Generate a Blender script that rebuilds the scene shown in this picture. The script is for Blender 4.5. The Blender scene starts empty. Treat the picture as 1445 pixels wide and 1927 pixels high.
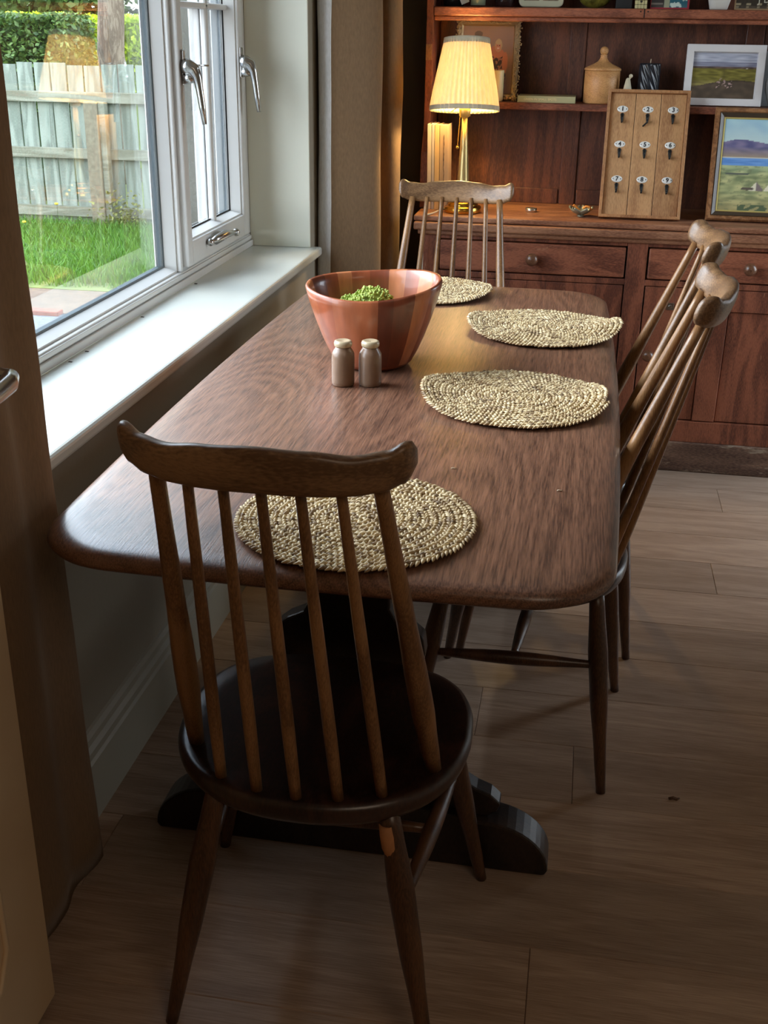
import bpy, bmesh, math, random
from mathutils import Vector, Matrix, noise
R = random.Random(7)
PI = math.pi
S = bpy.context.scene
COL = S.collection

# ------------------------------------------------------------------ camera, sky, lights, exposure
FPX = 2114.6
yaw, pitch, roll = [math.radians(v) for v in (-9.554, 23.194, 0.891)]
fw = Vector((math.sin(yaw)*math.cos(pitch), math.cos(yaw)*math.cos(pitch), -math.sin(pitch)))
rt = Vector((math.cos(yaw), -math.sin(yaw), 0)); up = rt.cross(fw)
r2 = rt*math.cos(roll) + up*math.sin(roll); u2 = -rt*math.sin(roll) + up*math.cos(roll)
cam_data = bpy.data.cameras.new('camera'); cam = bpy.data.objects.new('camera', cam_data); COL.objects.link(cam)
cam_data.sensor_fit = 'HORIZONTAL'; cam_data.sensor_width = 36.0; cam_data.lens = FPX/1445*36.0
cam_data.clip_start = 0.05; cam_data.clip_end = 200
m = Matrix((r2, u2, -fw)).transposed().to_4x4(); m.translation = Vector((0, 0, 1.356)); cam.matrix_world = m
S.camera = cam

S.view_settings.view_transform = 'Standard'; S.view_settings.look = 'None'
S.view_settings.gamma = 1.0; S.view_settings.use_curve_mapping = False
S.view_settings.exposure = 0.3
try:
    S.cycles.use_denoising = True; S.cycles.max_bounces = 10; S.cycles.diffuse_bounces = 5
    S.cycles.glossy_bounces = 4; S.cycles.transparent_max_bounces = 12; S.cycles.transmission_bounces = 6
    S.cycles.sample_clamp_indirect = 6.0; S.cycles.caustics_reflective = False; S.cycles.caustics_refractive = False
except Exception: pass

W = bpy.data.worlds.new('overcast_sky'); S.world = W; W.use_nodes = True
wn = W.node_tree; wn.nodes.clear()
wo = wn.nodes.new('ShaderNodeOutputWorld'); wb = wn.nodes.new('ShaderNodeBackground')
tc = wn.nodes.new('ShaderNodeTexCoord'); sx = wn.nodes.new('ShaderNodeSeparateXYZ'); rp = wn.nodes.new('ShaderNodeValToRGB')
wn.links.new(tc.outputs['Generated'], sx.inputs[0]); wn.links.new(sx.outputs['Z'], rp.inputs[0])
rp.color_ramp.elements[0].position = 0.0; rp.color_ramp.elements[0].color = (0.86, 0.93, 1.0, 1)
rp.color_ramp.elements[1].position = 0.8; rp.color_ramp.elements[1].color = (0.62, 0.80, 1.0, 1)
wn.links.new(rp.outputs[0], wb.inputs['Color']); wb.inputs['Strength'].default_value = 8.5
wn.links.new(wb.outputs[0], wo.inputs[0])

def light(name, kind, loc, energy, color, size=0.1, rot=(0, 0, 0), sy=None):
    d = bpy.data.lights.new(name, kind); d.energy = energy; d.color = color
    if kind == 'AREA':
        d.size = size
        if sy: d.shape = 'RECTANGLE'; d.size_y = sy
    elif kind == 'SUN': d.angle = size
    else: d.shadow_soft_size = size
    o = bpy.data.objects.new(name, d); COL.objects.link(o); o.location = loc; o.rotation_euler = rot
    return o
por = light('window_portal', 'AREA', (-1.16, 2.38, 1.39), 1, (1, 1, 1), 1.3, (0, -PI/2, 0), 2.05)
por.data.cycles.is_portal = True
por2 = light('added_door_portal', 'AREA', (1.93, 3.47, 1.04), 1, (1, 1, 1), 2.0, (0, PI/2, 0), .86)
por2.data.cycles.is_portal = True
# hazy sun: bright cloud high on the window side
SD = Vector((1.0, -0.08, -0.72))
light('hazy_sun', 'SUN', (-8, 3, 8), 3.0, (1.0, .98, .95), math.radians(38), SD.to_track_quat('-Z', 'Y').to_euler())
# the room's own ceiling light, behind the photographer
light('ceiling_light', 'AREA', (0.9, -0.55, 2.36), 8, (1.0, 0.78, 0.58), 1.1)

# ------------------------------------------------------------------ helpers
def lin(c):
    return tuple(((v/12.92) if v <= 0.04045 else ((v+0.055)/1.055)**2.4) for v in [x/255.0 for x in c])
class MB:
    def __init__(s, T=None): s.v = []; s.f = []; s.mi = []; s.T = T; s.m = 0; s.sm = []
    def add(s, vs, fs, smooth=False):
        b = len(s.v)
        if s.T is not None: vs = [s.T @ Vector(v) for v in vs]
        s.v += [tuple(v) for v in vs]; s.f += [tuple(i+b for i in f) for f in fs]
        s.mi += [s.m]*len(fs); s.sm += [smooth]*len(fs); return s
    def box(s, x0, x1, y0, y1, z0, z1):
        return s.add([(x0,y0,z0),(x1,y0,z0),(x1,y1,z0),(x0,y1,z0),(x0,y0,z1),(x1,y0,z1),(x1,y1,z1),(x0,y1,z1)],
                     [(0,3,2,1),(4,5,6,7),(0,1,5,4),(1,2,6,5),(2,3,7,6),(3,0,4,7)])
    def tube(s, pts, rad, seg=12, cap=True, sx=1.0):
        pts = [Vector(p) for p in pts]; n = len(pts)
        if not hasattr(rad, '__len__'): rad = [rad]*n
        vs = []; ref = None
        for i, p in enumerate(pts):
            d = (pts[min(i+1, n-1)] - pts[max(i-1, 0)]).normalized()
            if ref is None:
                ref = Vector((0,0,1)) if abs(d.z) < .9 else Vector((1,0,0))
            a = (ref - d*ref.dot(d)).normalized(); b = d.cross(a); ref = a
            for k in range(seg):
                t = 2*PI*k/seg; vs.append(p + a*math.cos(t)*rad[i]*sx + b*math.sin(t)*rad[i])
        fs = [(i*seg+k, i*seg+(k+1) % seg, (i+1)*seg+(k+1) % seg, (i+1)*seg+k) for i in range(n-1) for k in range(seg)]
        s.add(vs, fs, True)
        if cap:
            b = len(s.v)-len(vs)
            s.f += [tuple(b+k for k in reversed(range(seg))), tuple(b+(n-1)*seg+k for k in range(seg))]
            s.mi += [s.m]*2; s.sm += [False]*2
        return s
    def lathe(s, prof, c=(0,0,0), seg=40, rf=None, capb=True, capt=False):
        vs = []
        for r, z in prof:
            for k in range(seg):
                t = 2*PI*k/seg; q = rf(t, r, z) if rf else (r, z)
                vs.append((c[0]+q[0]*math.cos(t), c[1]+q[0]*math.sin(t), c[2]+q[1]))
        n = len(prof)
        fs = [(i*seg+k, i*seg+(k+1) % seg, (i+1)*seg+(k+1) % seg, (i+1)*seg+k) for i in range(n-1) for k in range(seg)]
        if capb: fs.append(tuple(reversed(range(seg))))
        if capt: fs.append(tuple((n-1)*seg+k for k in range(seg)))
        return s.add(vs, fs, True)
    def ball(s, c, r, seg=12, rings=8, sc=(1,1,1)):
        vs = [(c[0], c[1], c[2]-r*sc[2])]
        for i in range(1, rings):
            ph = -PI/2+PI*i/rings
            for k in range(seg):
                t = 2*PI*k/seg
                vs.append((c[0]+r*sc[0]*math.cos(ph)*math.cos(t), c[1]+r*sc[1]*math.cos(ph)*math.sin(t), c[2]+r*sc[2]*math.sin(ph)))
        vs.append((c[0], c[1], c[2]+r*sc[2]))
        fs = [(0, 1+(k+1) % seg, 1+k) for k in range(seg)]
        for i in range(rings-2):
            for k in range(seg):
                a = 1+i*seg+k; b = 1+i*seg+(k+1) % seg; fs.append((a, b, b+seg, a+seg))
        l = len(vs)-1; o = 1+(rings-2)*seg
        fs += [(l, o+k, o+(k+1) % seg) for k in range(seg)]
        return s.add(vs, fs, True)
    def prism(s, out, a, b, axis='z'):
        n = len(out)
        def P(u, v, w):
            return (u, v, w) if axis == 'z' else ((u, w, v) if axis == 'y' else (w, u, v))
        vs = [P(u, v, a) for u, v in out] + [P(u, v, b) for u, v in out]
        fs = [tuple(reversed(range(n))), tuple(range(n, 2*n))] + [(i, (i+1) % n, n+(i+1) % n, n+i) for i in range(n)]
        if axis == 'y': fs = [tuple(reversed(f)) for f in fs]
        return s.add(vs, fs)
    def ring_frame(s, x0, x1, z0, z1, prof):
        """picture-frame moulding in the xz plane; prof = [(inset, y)] closed section"""
        cs = [(x0, z0, 1, 1), (x1, z0, -1, 1), (x1, z1, -1, -1), (x0, z1, 1, -1)]
        n = len(prof); vs = []
        for cx, cz, dx, dz in cs:
            for ins, y in prof: vs.append((cx+dx*ins, y, cz+dz*ins))
        fs = [(c*n+i, ((c+1) % 4)*n+i, ((c+1) % 4)*n+(i+1) % n, c*n+(i+1) % n) for c in range(4) for i in range(n)]
        return s.add(vs, fs)

OFF = {}
def mk(name, mb, mats, parent=None, bevel=0, seg=2, subsurf=0, world=True, fix=True, kind=None):
    me = bpy.data.meshes.new(name)
    vs = mb.v
    if parent is not None and world:
        o_ = OFF[parent.name]; vs = [(v[0]-o_[0], v[1]-o_[1], v[2]-o_[2]) for v in vs]
    me.from_pydata(vs, [], mb.f)
    if not isinstance(mats, (list, tuple)): mats = [mats]
    for mt in mats: me.materials.append(mt)
    me.polygons.foreach_set('use_smooth', [bool(x) for x in mb.sm])
    me.polygons.foreach_set('material_index', mb.mi)
    if fix and len(mb.f) < 60000:
        bm = bmesh.new(); bm.from_mesh(me); bmesh.ops.recalc_face_normals(bm, faces=bm.faces); bm.to_mesh(me); bm.free()
    me.update()
    o = bpy.data.objects.new(name, me); COL.objects.link(o)
    if parent is not None:
        o.parent = parent; OFF[o.name] = OFF[parent.name]
    else: OFF[o.name] = (0, 0, 0)
    if bevel:
        b = o.modifiers.new('bevel', 'BEVEL'); b.width = bevel; b.segments = seg; b.limit_method = 'ANGLE'; b.angle_limit = 0.6
        b.harden_normals = False
    if subsurf:
        q = o.modifiers.new('sub', 'SUBSURF'); q.levels = subsurf; q.render_levels = subsurf
    if kind: o['kind'] = kind
    return o
def tag(o, label, cat, group=None, kind=None):
    o['label'] = label; o['category'] = cat
    if group: o['group'] = group
    if kind: o['kind'] = kind
    return o
def thing(name, label, cat, loc, rot=(0, 0, 0), group=None):
    o = bpy.data.objects.new(name, None); COL.objects.link(o); o.empty_display_size = 0.05
    o.location = loc; o.rotation_euler = rot; OFF[o.name] = tuple(loc)
    return tag(o, label, cat, group)
def dup(root, loc, rot, label=None, group=None):
    r = root.copy(); COL.objects.link(r); r.location = loc; r.rotation_euler = rot; OFF[r.name] = tuple(loc)
    if label: r['label'] = label
    if group: r['group'] = group
    for ch in list(root.children):
        c = ch.copy(); COL.objects.link(c); c.parent = r
        for g in ch.children:
            d = g.copy(); COL.objects.link(d); d.parent = c
    return r
def text_mb(txt, size, T, depth=0.0004, mb=None, align='CENTER', spacing=1.0, off=0.0):
    cu = bpy.data.curves.new('lettering', 'FONT'); cu.body = txt; cu.size = size; cu.extrude = depth
    cu.align_x = align; cu.align_y = 'CENTER'; cu.space_character = spacing; cu.resolution_u = 3; cu.offset = off
    ob = bpy.data.objects.new('lettering', cu); COL.objects.link(ob)
    bpy.context.view_layer.update()
    me = ob.evaluated_get(bpy.context.evaluated_depsgraph_get()).to_mesh()
    mb = mb or MB(); b = len(mb.v)
    mb.v += [tuple(T @ v.co) for v in me.vertices]
    for p in me.polygons: mb.f.append(tuple(i+b for i in p.vertices)); mb.mi.append(mb.m); mb.sm.append(False)
    bpy.data.objects.remove(ob); bpy.data.curves.remove(cu)
    return mb

# ------------------------------------------------------------------ materials
def nodes(name):
    mt = bpy.data.materials.new(name); mt.use_nodes = True; nt = mt.node_tree
    return mt, nt, nt.nodes['Principled BSDF']
def N(nt, t, **kw):
    n = nt.nodes.new(t)
    for k, v in kw.items():
        if k in n.inputs: n.inputs[k].default_value = v
        else: setattr(n, k, v)
    return n
def plain(name, rgb, rough=0.5, metal=0, coat=0, var=0.0, scale=20, bump=0, bscale=None, emit=None, estr=0, sheen=0, spec=0.5):
    mt, nt, p = nodes(name); c = lin(rgb)+(1,)
    p.inputs['Base Color'].default_value = c; p.inputs['Roughness'].default_value = rough; p.inputs['Metallic'].default_value = metal
    p.inputs['Coat Weight'].default_value = coat; p.inputs['Specular IOR Level'].default_value = spec
    if sheen: p.inputs['Sheen Weight'].default_value = sheen
    tcn = N(nt, 'ShaderNodeTexCoord')
    if var:
        nz = N(nt, 'ShaderNodeTexNoise', Scale=scale, Detail=5.0); nt.links.new(tcn.outputs['Object'], nz.inputs['Vector'])
        cr = N(nt, 'ShaderNodeValToRGB'); nt.links.new(nz.outputs['Fac'], cr.inputs[0])
        cr.color_ramp.elements[0].position = .3; cr.color_ramp.elements[1].position = .7
        cr.color_ramp.elements[0].color = tuple(v*(1-var) for v in c[:3])+(1,); cr.color_ramp.elements[1].color = tuple(min(1, v*(1+var)) for v in c[:3])+(1,)
        nt.links.new(cr.outputs[0], p.inputs['Base Color'])
    if bump:
        nz = N(nt, 'ShaderNodeTexNoise', Scale=bscale or scale, Detail=6.0); nt.links.new(tcn.outputs['Object'], nz.inputs['Vector'])
        bp = N(nt, 'ShaderNodeBump', Strength=bump, Distance=0.01); nt.links.new(nz.outputs['Fac'], bp.inputs['Height']); nt.links.new(bp.outputs[0], p.inputs['Normal'])
    if emit: p.inputs['Emission Color'].default_value = lin(emit)+(1,); p.inputs['Emission Strength'].default_value = estr
    return mt
def wood(name, dark, light_, scale=(1, 1, 1), rough=0.4, coat=0.0, swirl=2.0, wave=9.0, mixn=0.5, bump=0.15, attr=None, wear=None, wearscale=6, wearpos=.62, fine=90, spec=0.5, rings=None, ringamp=.16):
    mt, nt, p = nodes(name)
    tcn = N(nt, 'ShaderNodeTexCoord'); mp = N(nt, 'ShaderNodeMapping'); mp.inputs['Scale'].default_value = scale
    nt.links.new(tcn.outputs['Object'], mp.inputs[0])
    if attr:
        at = N(nt, 'ShaderNodeAttribute', attribute_name=attr); vm = N(nt, 'ShaderNodeVectorMath', operation='MULTIPLY_ADD')
        vm.inputs[1].default_value = (13.0, 7.0, 5.0); nt.links.new(at.outputs['Color'], vm.inputs[0]); nt.links.new(mp.outputs[0], vm.inputs[2]); src = vm.outputs[0]
    else: src = mp.outputs[0]
    n1 = N(nt, 'ShaderNodeTexNoise', Scale=wave*0.35, Detail=3.0 if not rings else 0.4, Distortion=swirl); nt.links.new(src, n1.inputs['Vector'])
    mul = N(nt, 'ShaderNodeMath', operation='MULTIPLY'); mul.inputs[1].default_value = rings or wave*4; nt.links.new(n1.outputs['Fac'], mul.inputs[0])
    sn = N(nt, 'ShaderNodeMath', operation='SINE'); nt.links.new(mul.outputs[0], sn.inputs[0])
    n2 = N(nt, 'ShaderNodeTexNoise', Scale=fine, Detail=6.0)
    if rings:
        mn = min(scale); v2 = N(nt, 'ShaderNodeVectorMath', operation='MULTIPLY'); v2.inputs[1].default_value = tuple(.35 if q == mn else 1.6 for q in scale)
        nt.links.new(src, v2.inputs[0]); nt.links.new(v2.outputs[0], n2.inputs['Vector'])
    else: nt.links.new(src, n2.inputs['Vector'])
    ma = N(nt, 'ShaderNodeMath', operation='MULTIPLY_ADD'); ma.inputs[1].default_value = ringamp; nt.links.new(sn.outputs[0], ma.inputs[0])
    nt.links.new(n2.outputs['Fac'], ma.inputs[2])
    n3 = N(nt, 'ShaderNodeTexNoise', Scale=1.6, Detail=2.0); nt.links.new(src, n3.inputs['Vector'])
    mb2 = N(nt, 'ShaderNodeMath', operation='MULTIPLY_ADD'); mb2.inputs[1].default_value = mixn
    sb = N(nt, 'ShaderNodeMath', operation='SUBTRACT'); sb.inputs[1].default_value = .5; nt.links.new(n3.outputs['Fac'], sb.inputs[0])
    nt.links.new(sb.outputs[0], mb2.inputs[0]); nt.links.new(ma.outputs[0], mb2.inputs[2])
    cr = N(nt, 'ShaderNodeValToRGB'); nt.links.new(mb2.outputs[0], cr.inputs[0])
    cr.color_ramp.elements[0].position = .28; cr.color_ramp.elements[1].position = .74
    cr.color_ramp.elements[0].color = lin(dark)+(1,); cr.color_ramp.elements[1].color = lin(light_)+(1,)
    out = cr.outputs[0]
    if attr:
        hs = N(nt, 'ShaderNodeHueSaturation'); mr = N(nt, 'ShaderNodeMapRange'); mr.inputs['To Min'].default_value = .82; mr.inputs['To Max'].default_value = 1.15
        nt.links.new(at.outputs['Fac'], mr.inputs[0]); nt.links.new(mr.outputs[0], hs.inputs['Value']); nt.links.new(out, hs.inputs['Color']); out = hs.outputs[0]
    if wear:
        nw = N(nt, 'ShaderNodeTexNoise', Scale=wearscale, Detail=9.0, Roughness=.75); nt.links.new(mp.outputs[0], nw.inputs['Vector'])
        cw = N(nt, 'ShaderNodeValToRGB'); nt.links.new(nw.outputs['Fac'], cw.inputs[0]); cw.color_ramp.elements[0].position = wearpos; cw.color_ramp.elements[1].position = wearpos+.06
        mx = N(nt, 'ShaderNodeMix', data_type='RGBA'); nt.links.new(cw.outputs[0], mx.inputs[0]); nt.links.new(out, mx.inputs[6]); mx.inputs[7].default_value = lin(wear)+(1,)
        out = mx.outputs[2]
    nt.links.new(out, p.inputs['Base Color'])
    p.inputs['Roughness'].default_value = rough; p.inputs['Coat Weight'].default_value = coat; p.inputs['Coat Roughness'].default_value = .27
    p.inputs['Specular IOR Level'].default_value = spec
    if bump:
        bp = N(nt, 'ShaderNodeBump', Strength=bump, Distance=0.002); nt.links.new(mb2.outputs[0], bp.inputs['Height']); nt.links.new(bp.outputs[0], p.inputs['Normal'])
    return mt
def glass(name, mult=2.2, tint=(1, 1, 1), rough=0.0):
    mt = bpy.data.materials.new(name); mt.use_nodes = True; nt = mt.node_tree; nt.nodes.clear()
    o = N(nt, 'ShaderNodeOutputMaterial'); mx = N(nt, 'ShaderNodeMixShader'); tr = N(nt, 'ShaderNodeBsdfTransparent'); gl = N(nt, 'ShaderNodeBsdfGlossy')
    tr.inputs[0].default_value = tint+(1,); gl.inputs['Roughness'].default_value = rough
    lw = N(nt, 'ShaderNodeLayerWeight'); lw.inputs['Blend'].default_value = .5; pw = N(nt, 'ShaderNodeMath', operation='POWER'); pw.inputs[1].default_value = 5.0
    mu = N(nt, 'ShaderNodeMath', operation='MULTIPLY_ADD'); mu.inputs[1].default_value = .96*mult; mu.inputs[2].default_value = .04*mult; mu.use_clamp = True
    nt.links.new(lw.outputs['Facing'], pw.inputs[0]); nt.links.new(pw.outputs[0], mu.inputs[0]); nt.links.new(mu.outputs[0], mx.inputs[0]); nt.links.new(tr.outputs[0], mx.inputs[1]); nt.links.new(gl.outputs[0], mx.inputs[2]); nt.links.new(mx.outputs[0], o.inputs[0])
    return mt
def attr_mat(name, rough=.6, attr='Col', coat=0, bump=0, bscale=200, val=1.0):
    mt, nt, p = nodes(name); at = N(nt, 'ShaderNodeAttribute', attribute_name=attr)
    nt.links.new(at.outputs['Color'], p.inputs['Base Color']); p.inputs['Roughness'].default_value = rough; p.inputs['Coat Weight'].default_value = coat
    if bump:
        tcn = N(nt, 'ShaderNodeTexCoord'); nz = N(nt, 'ShaderNodeTexNoise', Scale=bscale, Detail=4.0); nt.links.new(tcn.outputs['Object'], nz.inputs['Vector'])
        bp = N(nt, 'ShaderNodeBump', Strength=bump, Distance=.002); nt.links.new(nz.outputs['Fac'], bp.inputs['Height']); nt.links.new(bp.outputs[0], p.inputs['Normal'])
    return mt
def leafmat(name, a, b, scale=3.0, trans=.3):
    mt, nt, p = nodes(name)
    at = N(nt, 'ShaderNodeAttribute', attribute_name='rnd'); mx = N(nt, 'ShaderNodeMix', data_type='RGBA')
    mx.inputs[6].default_value = lin(a)+(1,); mx.inputs[7].default_value = lin(b)+(1,)
    nt.links.new(at.outputs['Fac'], mx.inputs[0]); nt.links.new(mx.outputs[2], p.inputs['Base Color']); p.inputs['Roughness'].default_value = .55
    tl = N(nt, 'ShaderNodeBsdfTranslucent'); nt.links.new(mx.outputs[2], tl.inputs[0]); ms = N(nt, 'ShaderNodeMixShader'); ms.inputs[0].default_value = trans
    o = nt.nodes['Material Output']; nt.links.new(p.outputs[0], ms.inputs[1]); nt.links.new(tl.outputs[0], ms.inputs[2]); nt.links.new(ms.outputs[0], o.inputs[0])
    return mt
def set_rnd(o, per, fn=None):
    """random value shared by consecutive runs of `per` vertices"""
    me = o.data; a = me.color_attributes.new('rnd', 'FLOAT_COLOR', 'POINT'); n = len(me.vertices); rr = random.Random(n)
    buf = []; v = 0
    for i in range(n):
        if i % per == 0: v = rr.random()
        buf += [v, v, v, 1]
    a.data.foreach_set('color', buf)

M = {}
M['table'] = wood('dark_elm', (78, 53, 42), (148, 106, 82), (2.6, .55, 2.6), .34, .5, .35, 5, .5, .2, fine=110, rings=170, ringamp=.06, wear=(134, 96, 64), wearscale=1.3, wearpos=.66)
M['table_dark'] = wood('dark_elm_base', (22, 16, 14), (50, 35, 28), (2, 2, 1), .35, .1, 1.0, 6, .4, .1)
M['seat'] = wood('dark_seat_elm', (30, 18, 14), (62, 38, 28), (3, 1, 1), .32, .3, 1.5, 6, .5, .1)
M['rail'] = wood('beech_rail', (104, 76, 52), (158, 122, 86), (1.2, 4, 4), .38, .2, .8, 5, .4, .05)
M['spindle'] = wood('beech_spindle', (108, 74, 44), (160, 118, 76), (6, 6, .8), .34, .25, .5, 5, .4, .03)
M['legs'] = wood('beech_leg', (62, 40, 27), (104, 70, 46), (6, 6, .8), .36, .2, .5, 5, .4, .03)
M['bare'] = plain('bare_wood_chip', (188, 130, 84), .7, var=.15, scale=60)
M['floor'] = wood('laminate_oak', (146, 120, 100), (188, 162, 140), (.8, 7, 1), .42, .0, .8, 5, .4, .05, attr='rnd', fine=60, rings=26, ringamp=.07)
M['gap'] = plain('floor_gap', (52, 38, 28), .8)
M['pine'] = wood('antique_stained_pine', (100, 52, 34), (158, 94, 66), (1.1, 3, 5), .5, .1, .8, 6, .5, .25, wear=(180, 130, 98), wearscale=8, wearpos=.63)
M['pinev'] = wood('antique_stained_pine_upright', (92, 48, 32), (148, 86, 60), (5, 3, 1), .5, .1, .8, 6, .5, .25, wear=(172, 122, 92), wearscale=8, wearpos=.64)
M['pinetop'] = wood('worn_pine_top', (116, 72, 50), (170, 120, 88), (1, 5, 5), .5, .08, .8, 6, .5, .2, wear=(172, 130, 100), wearscale=5, wearpos=.66)
M['pineback'] = wood('dark_pine_back', (70, 38, 27), (112, 66, 46), (5, 3, .8), .5, .1, .8, 6, .5, .12)
M['plinth'] = wood('scuffed_plinth', (70, 46, 34), (128, 98, 78), (1, 3, 5), .7, 0, .8, 5, .5, .3, wear=(150, 132, 112), wearscale=5, wearpos=.56)
M['knob'] = wood('turned_knob', (84, 52, 36), (128, 86, 60), (3, 3, 3), .32, .4, .5, 4)
M['oak'] = wood('oak_board', (150, 104, 66), (196, 150, 102), (6, 3, .9), .55, 0, 1.2, 4, .4, .08)
M['oakframe'] = wood('oak_frame', (128, 84, 52), (176, 128, 84), (3, 3, 1.2), .5, 0, .8, 4, .4, .08)
M['pot'] = wood('turned_beech_pot', (160, 108, 62), (206, 156, 100), (2, 2, 5), .5, 0, 1.6, 4, .5, .05)
M['white'] = plain('white_upvc', (212, 211, 207), .3, coat=.1)
M['sill'] = plain('painted_sill', (203, 205, 196), .3, coat=.25, var=.03, scale=3)
M['reveal'] = plain('reveal_paint', (228, 228, 212), .75, bump=.05, bscale=60)
M['wall'] = plain('taupe_wall_paint', (150, 140, 122), .85, bump=.06, bscale=70)
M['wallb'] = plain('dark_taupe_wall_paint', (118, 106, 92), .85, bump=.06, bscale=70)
M['skirt'] = plain('skirting_paint', (150, 142, 124), .5)
M['ceil'] = plain('ceiling_paint', (226, 222, 212), .9)
M['chrome'] = plain('brushed_chrome', (190, 190, 188), .22, 1)
M['brass'] = plain('satin_brass', (204, 184, 128), .42, .9)
M['iron'] = plain('black_iron', (40, 42, 42), .45, .6)
M['black'] = plain('black_gasket', (14, 14, 15), .6)
M['grey'] = plain('spacer_grey', (110, 120, 124), .4)
M['glass'] = glass('window_glass')
M['clear'] = glass('clear_glass', 1.2, (.93, .96, .95))
def fabric(name, rgb, trans=.12, sc=260):
    mt, nt, p = nodes(name); p.inputs['Base Color'].default_value = lin(rgb)+(1,); p.inputs['Roughness'].default_value = .9; p.inputs['Sheen Weight'].default_value = .15
    tcn = N(nt, 'ShaderNodeTexCoord'); wv = N(nt, 'ShaderNodeTexNoise', Scale=sc, Detail=3.0); mp = N(nt, 'ShaderNodeMapping'); mp.inputs['Scale'].default_value = (1, 1, .25)
    nt.links.new(tcn.outputs['Object'], mp.inputs[0]); nt.links.new(mp.outputs[0], wv.inputs['Vector'])
    cr = N(nt, 'ShaderNodeValToRGB'); nt.links.new(wv.outputs['Fac'], cr.inputs[0]); c = lin(rgb)
    cr.color_ramp.elements[0].color = tuple(v*.72 for v in c)+(1,); cr.color_ramp.elements[1].color = tuple(min(1, v*1.25) for v in c)+(1,)
    nt.links.new(cr.outputs[0], p.inputs['Base Color'])
    bp = N(nt, 'ShaderNodeBump', Strength=.25, Distance=.001); nt.links.new(wv.outputs['Fac'], bp.inputs['Height']); nt.links.new(bp.outputs[0], p.inputs['Normal'])
    tl = N(nt, 'ShaderNodeBsdfTranslucent'); tl.inputs[0].default_value = c+(1,); ms = N(nt, 'ShaderNodeMixShader'); ms.inputs[0].default_value = trans
    o = nt.nodes['Material Output']; nt.links.new(p.outputs[0], ms.inputs[1]); nt.links.new(tl.outputs[0], ms.inputs[2]); nt.links.new(ms.outputs[0], o.inputs[0])
    return mt
M['curtain'] = fabric('linen_curtain', (134, 106, 76), .04)
M['lining'] = fabric('curtain_lining', (244, 244, 240), .1)
M['shade'] = fabric('pleated_shade_cloth', (240, 226, 196), .28, 90)
M['door'] = plain('cream_door_paint', (214, 188, 152), .45, var=.03, scale=8)
M['straw'] = None
M['stone'] = plain('brown_stoneware', (132, 104, 82), .38, coat=.3, var=.08, scale=40)
M['glaze'] = plain('pale_glaze', (190, 172, 140), .3, coat=.4)

# ------------------------------------------------------------------ room shell
XW, YB, XR, YF, ZC = -.815, 4.10, 1.75, -1.9, 2.4
mb = MB()
mb.box(-1.18, XW, YF, 1.35, -.3, ZC); mb.box(-1.18, XW, 3.40, YB+.2, -.3, ZC)
mb.box(-1.18, XW, 1.35, 3.40, -.3, .714); mb.box(-1.18, XW, 1.35, 3.40, 2.04, ZC)
mk('wall_left', mb, M['wall'], kind='structure')
mk('wall_back', MB().box(XW, XR, YB, YB+.2, -.3, ZC), M['wallb'], kind='structure')
mk('wall_right', MB().box(XR, XR+.2, YF, 3.02, -.3, ZC).box(XR, XR+.2, 3.92, YB+.2, -.3, ZC).box(XR, XR+.2, 3.02, 3.92, 2.05, ZC).box(XR, XR+.2, 3.02, 3.92, -.3, 0.0), M['wall'], kind='structure')
mk('wall_light_block', MB().box(1.15, XR, 2.78, 2.88, 0, ZC), M['wall'], kind='structure')  # unseen wall stub, added to keep the side door's daylight off the near floor
mk('wall_front', MB().box(XW, XR, YF-.2, YF, -.3, ZC), M['wall'], kind='structure')
mk('ceiling', MB().box(-1.18, XR+.2, YF-.2, YB+.2, ZC, ZC+.15), M['ceil'], kind='structure')
# plaster lining of the window opening
mb = MB().box(-1.0, XW+.001, 3.392, 3.402, .742, 2.04); mb.box(-1.0, XW+.001, 1.348, 1.358, .742, 2.04); mb.box(-1.0, XW+.001, 1.358, 3.392, 2.03, 2.041)
mk('trim_1', mb, M['reveal'], kind='structure')
# sill board
mb = MB().box(-1.0, -.782, 1.30, 3.424, .7145, .741)
mk('trim_2', mb, M['sill'], bevel=.008, seg=3, kind='structure')
# skirting board on the window wall
prof = [(XW, 0), (-.797, 0), (-.797, .118), (-.801, .124), (-.801, .138), (-.806, .148), (-.807, .160), (-.811, .170), (XW, .174)]
mk('baseboard_left', MB().prism([(a, b) for a, b in prof], YF, YB, 'y'), M['skirt'], kind='structure')
mk('baseboard_back', MB().box(-.797, XR, YB-.018, YB, 0, .15), M['skirt'], bevel=.004, kind='structure')

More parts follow.
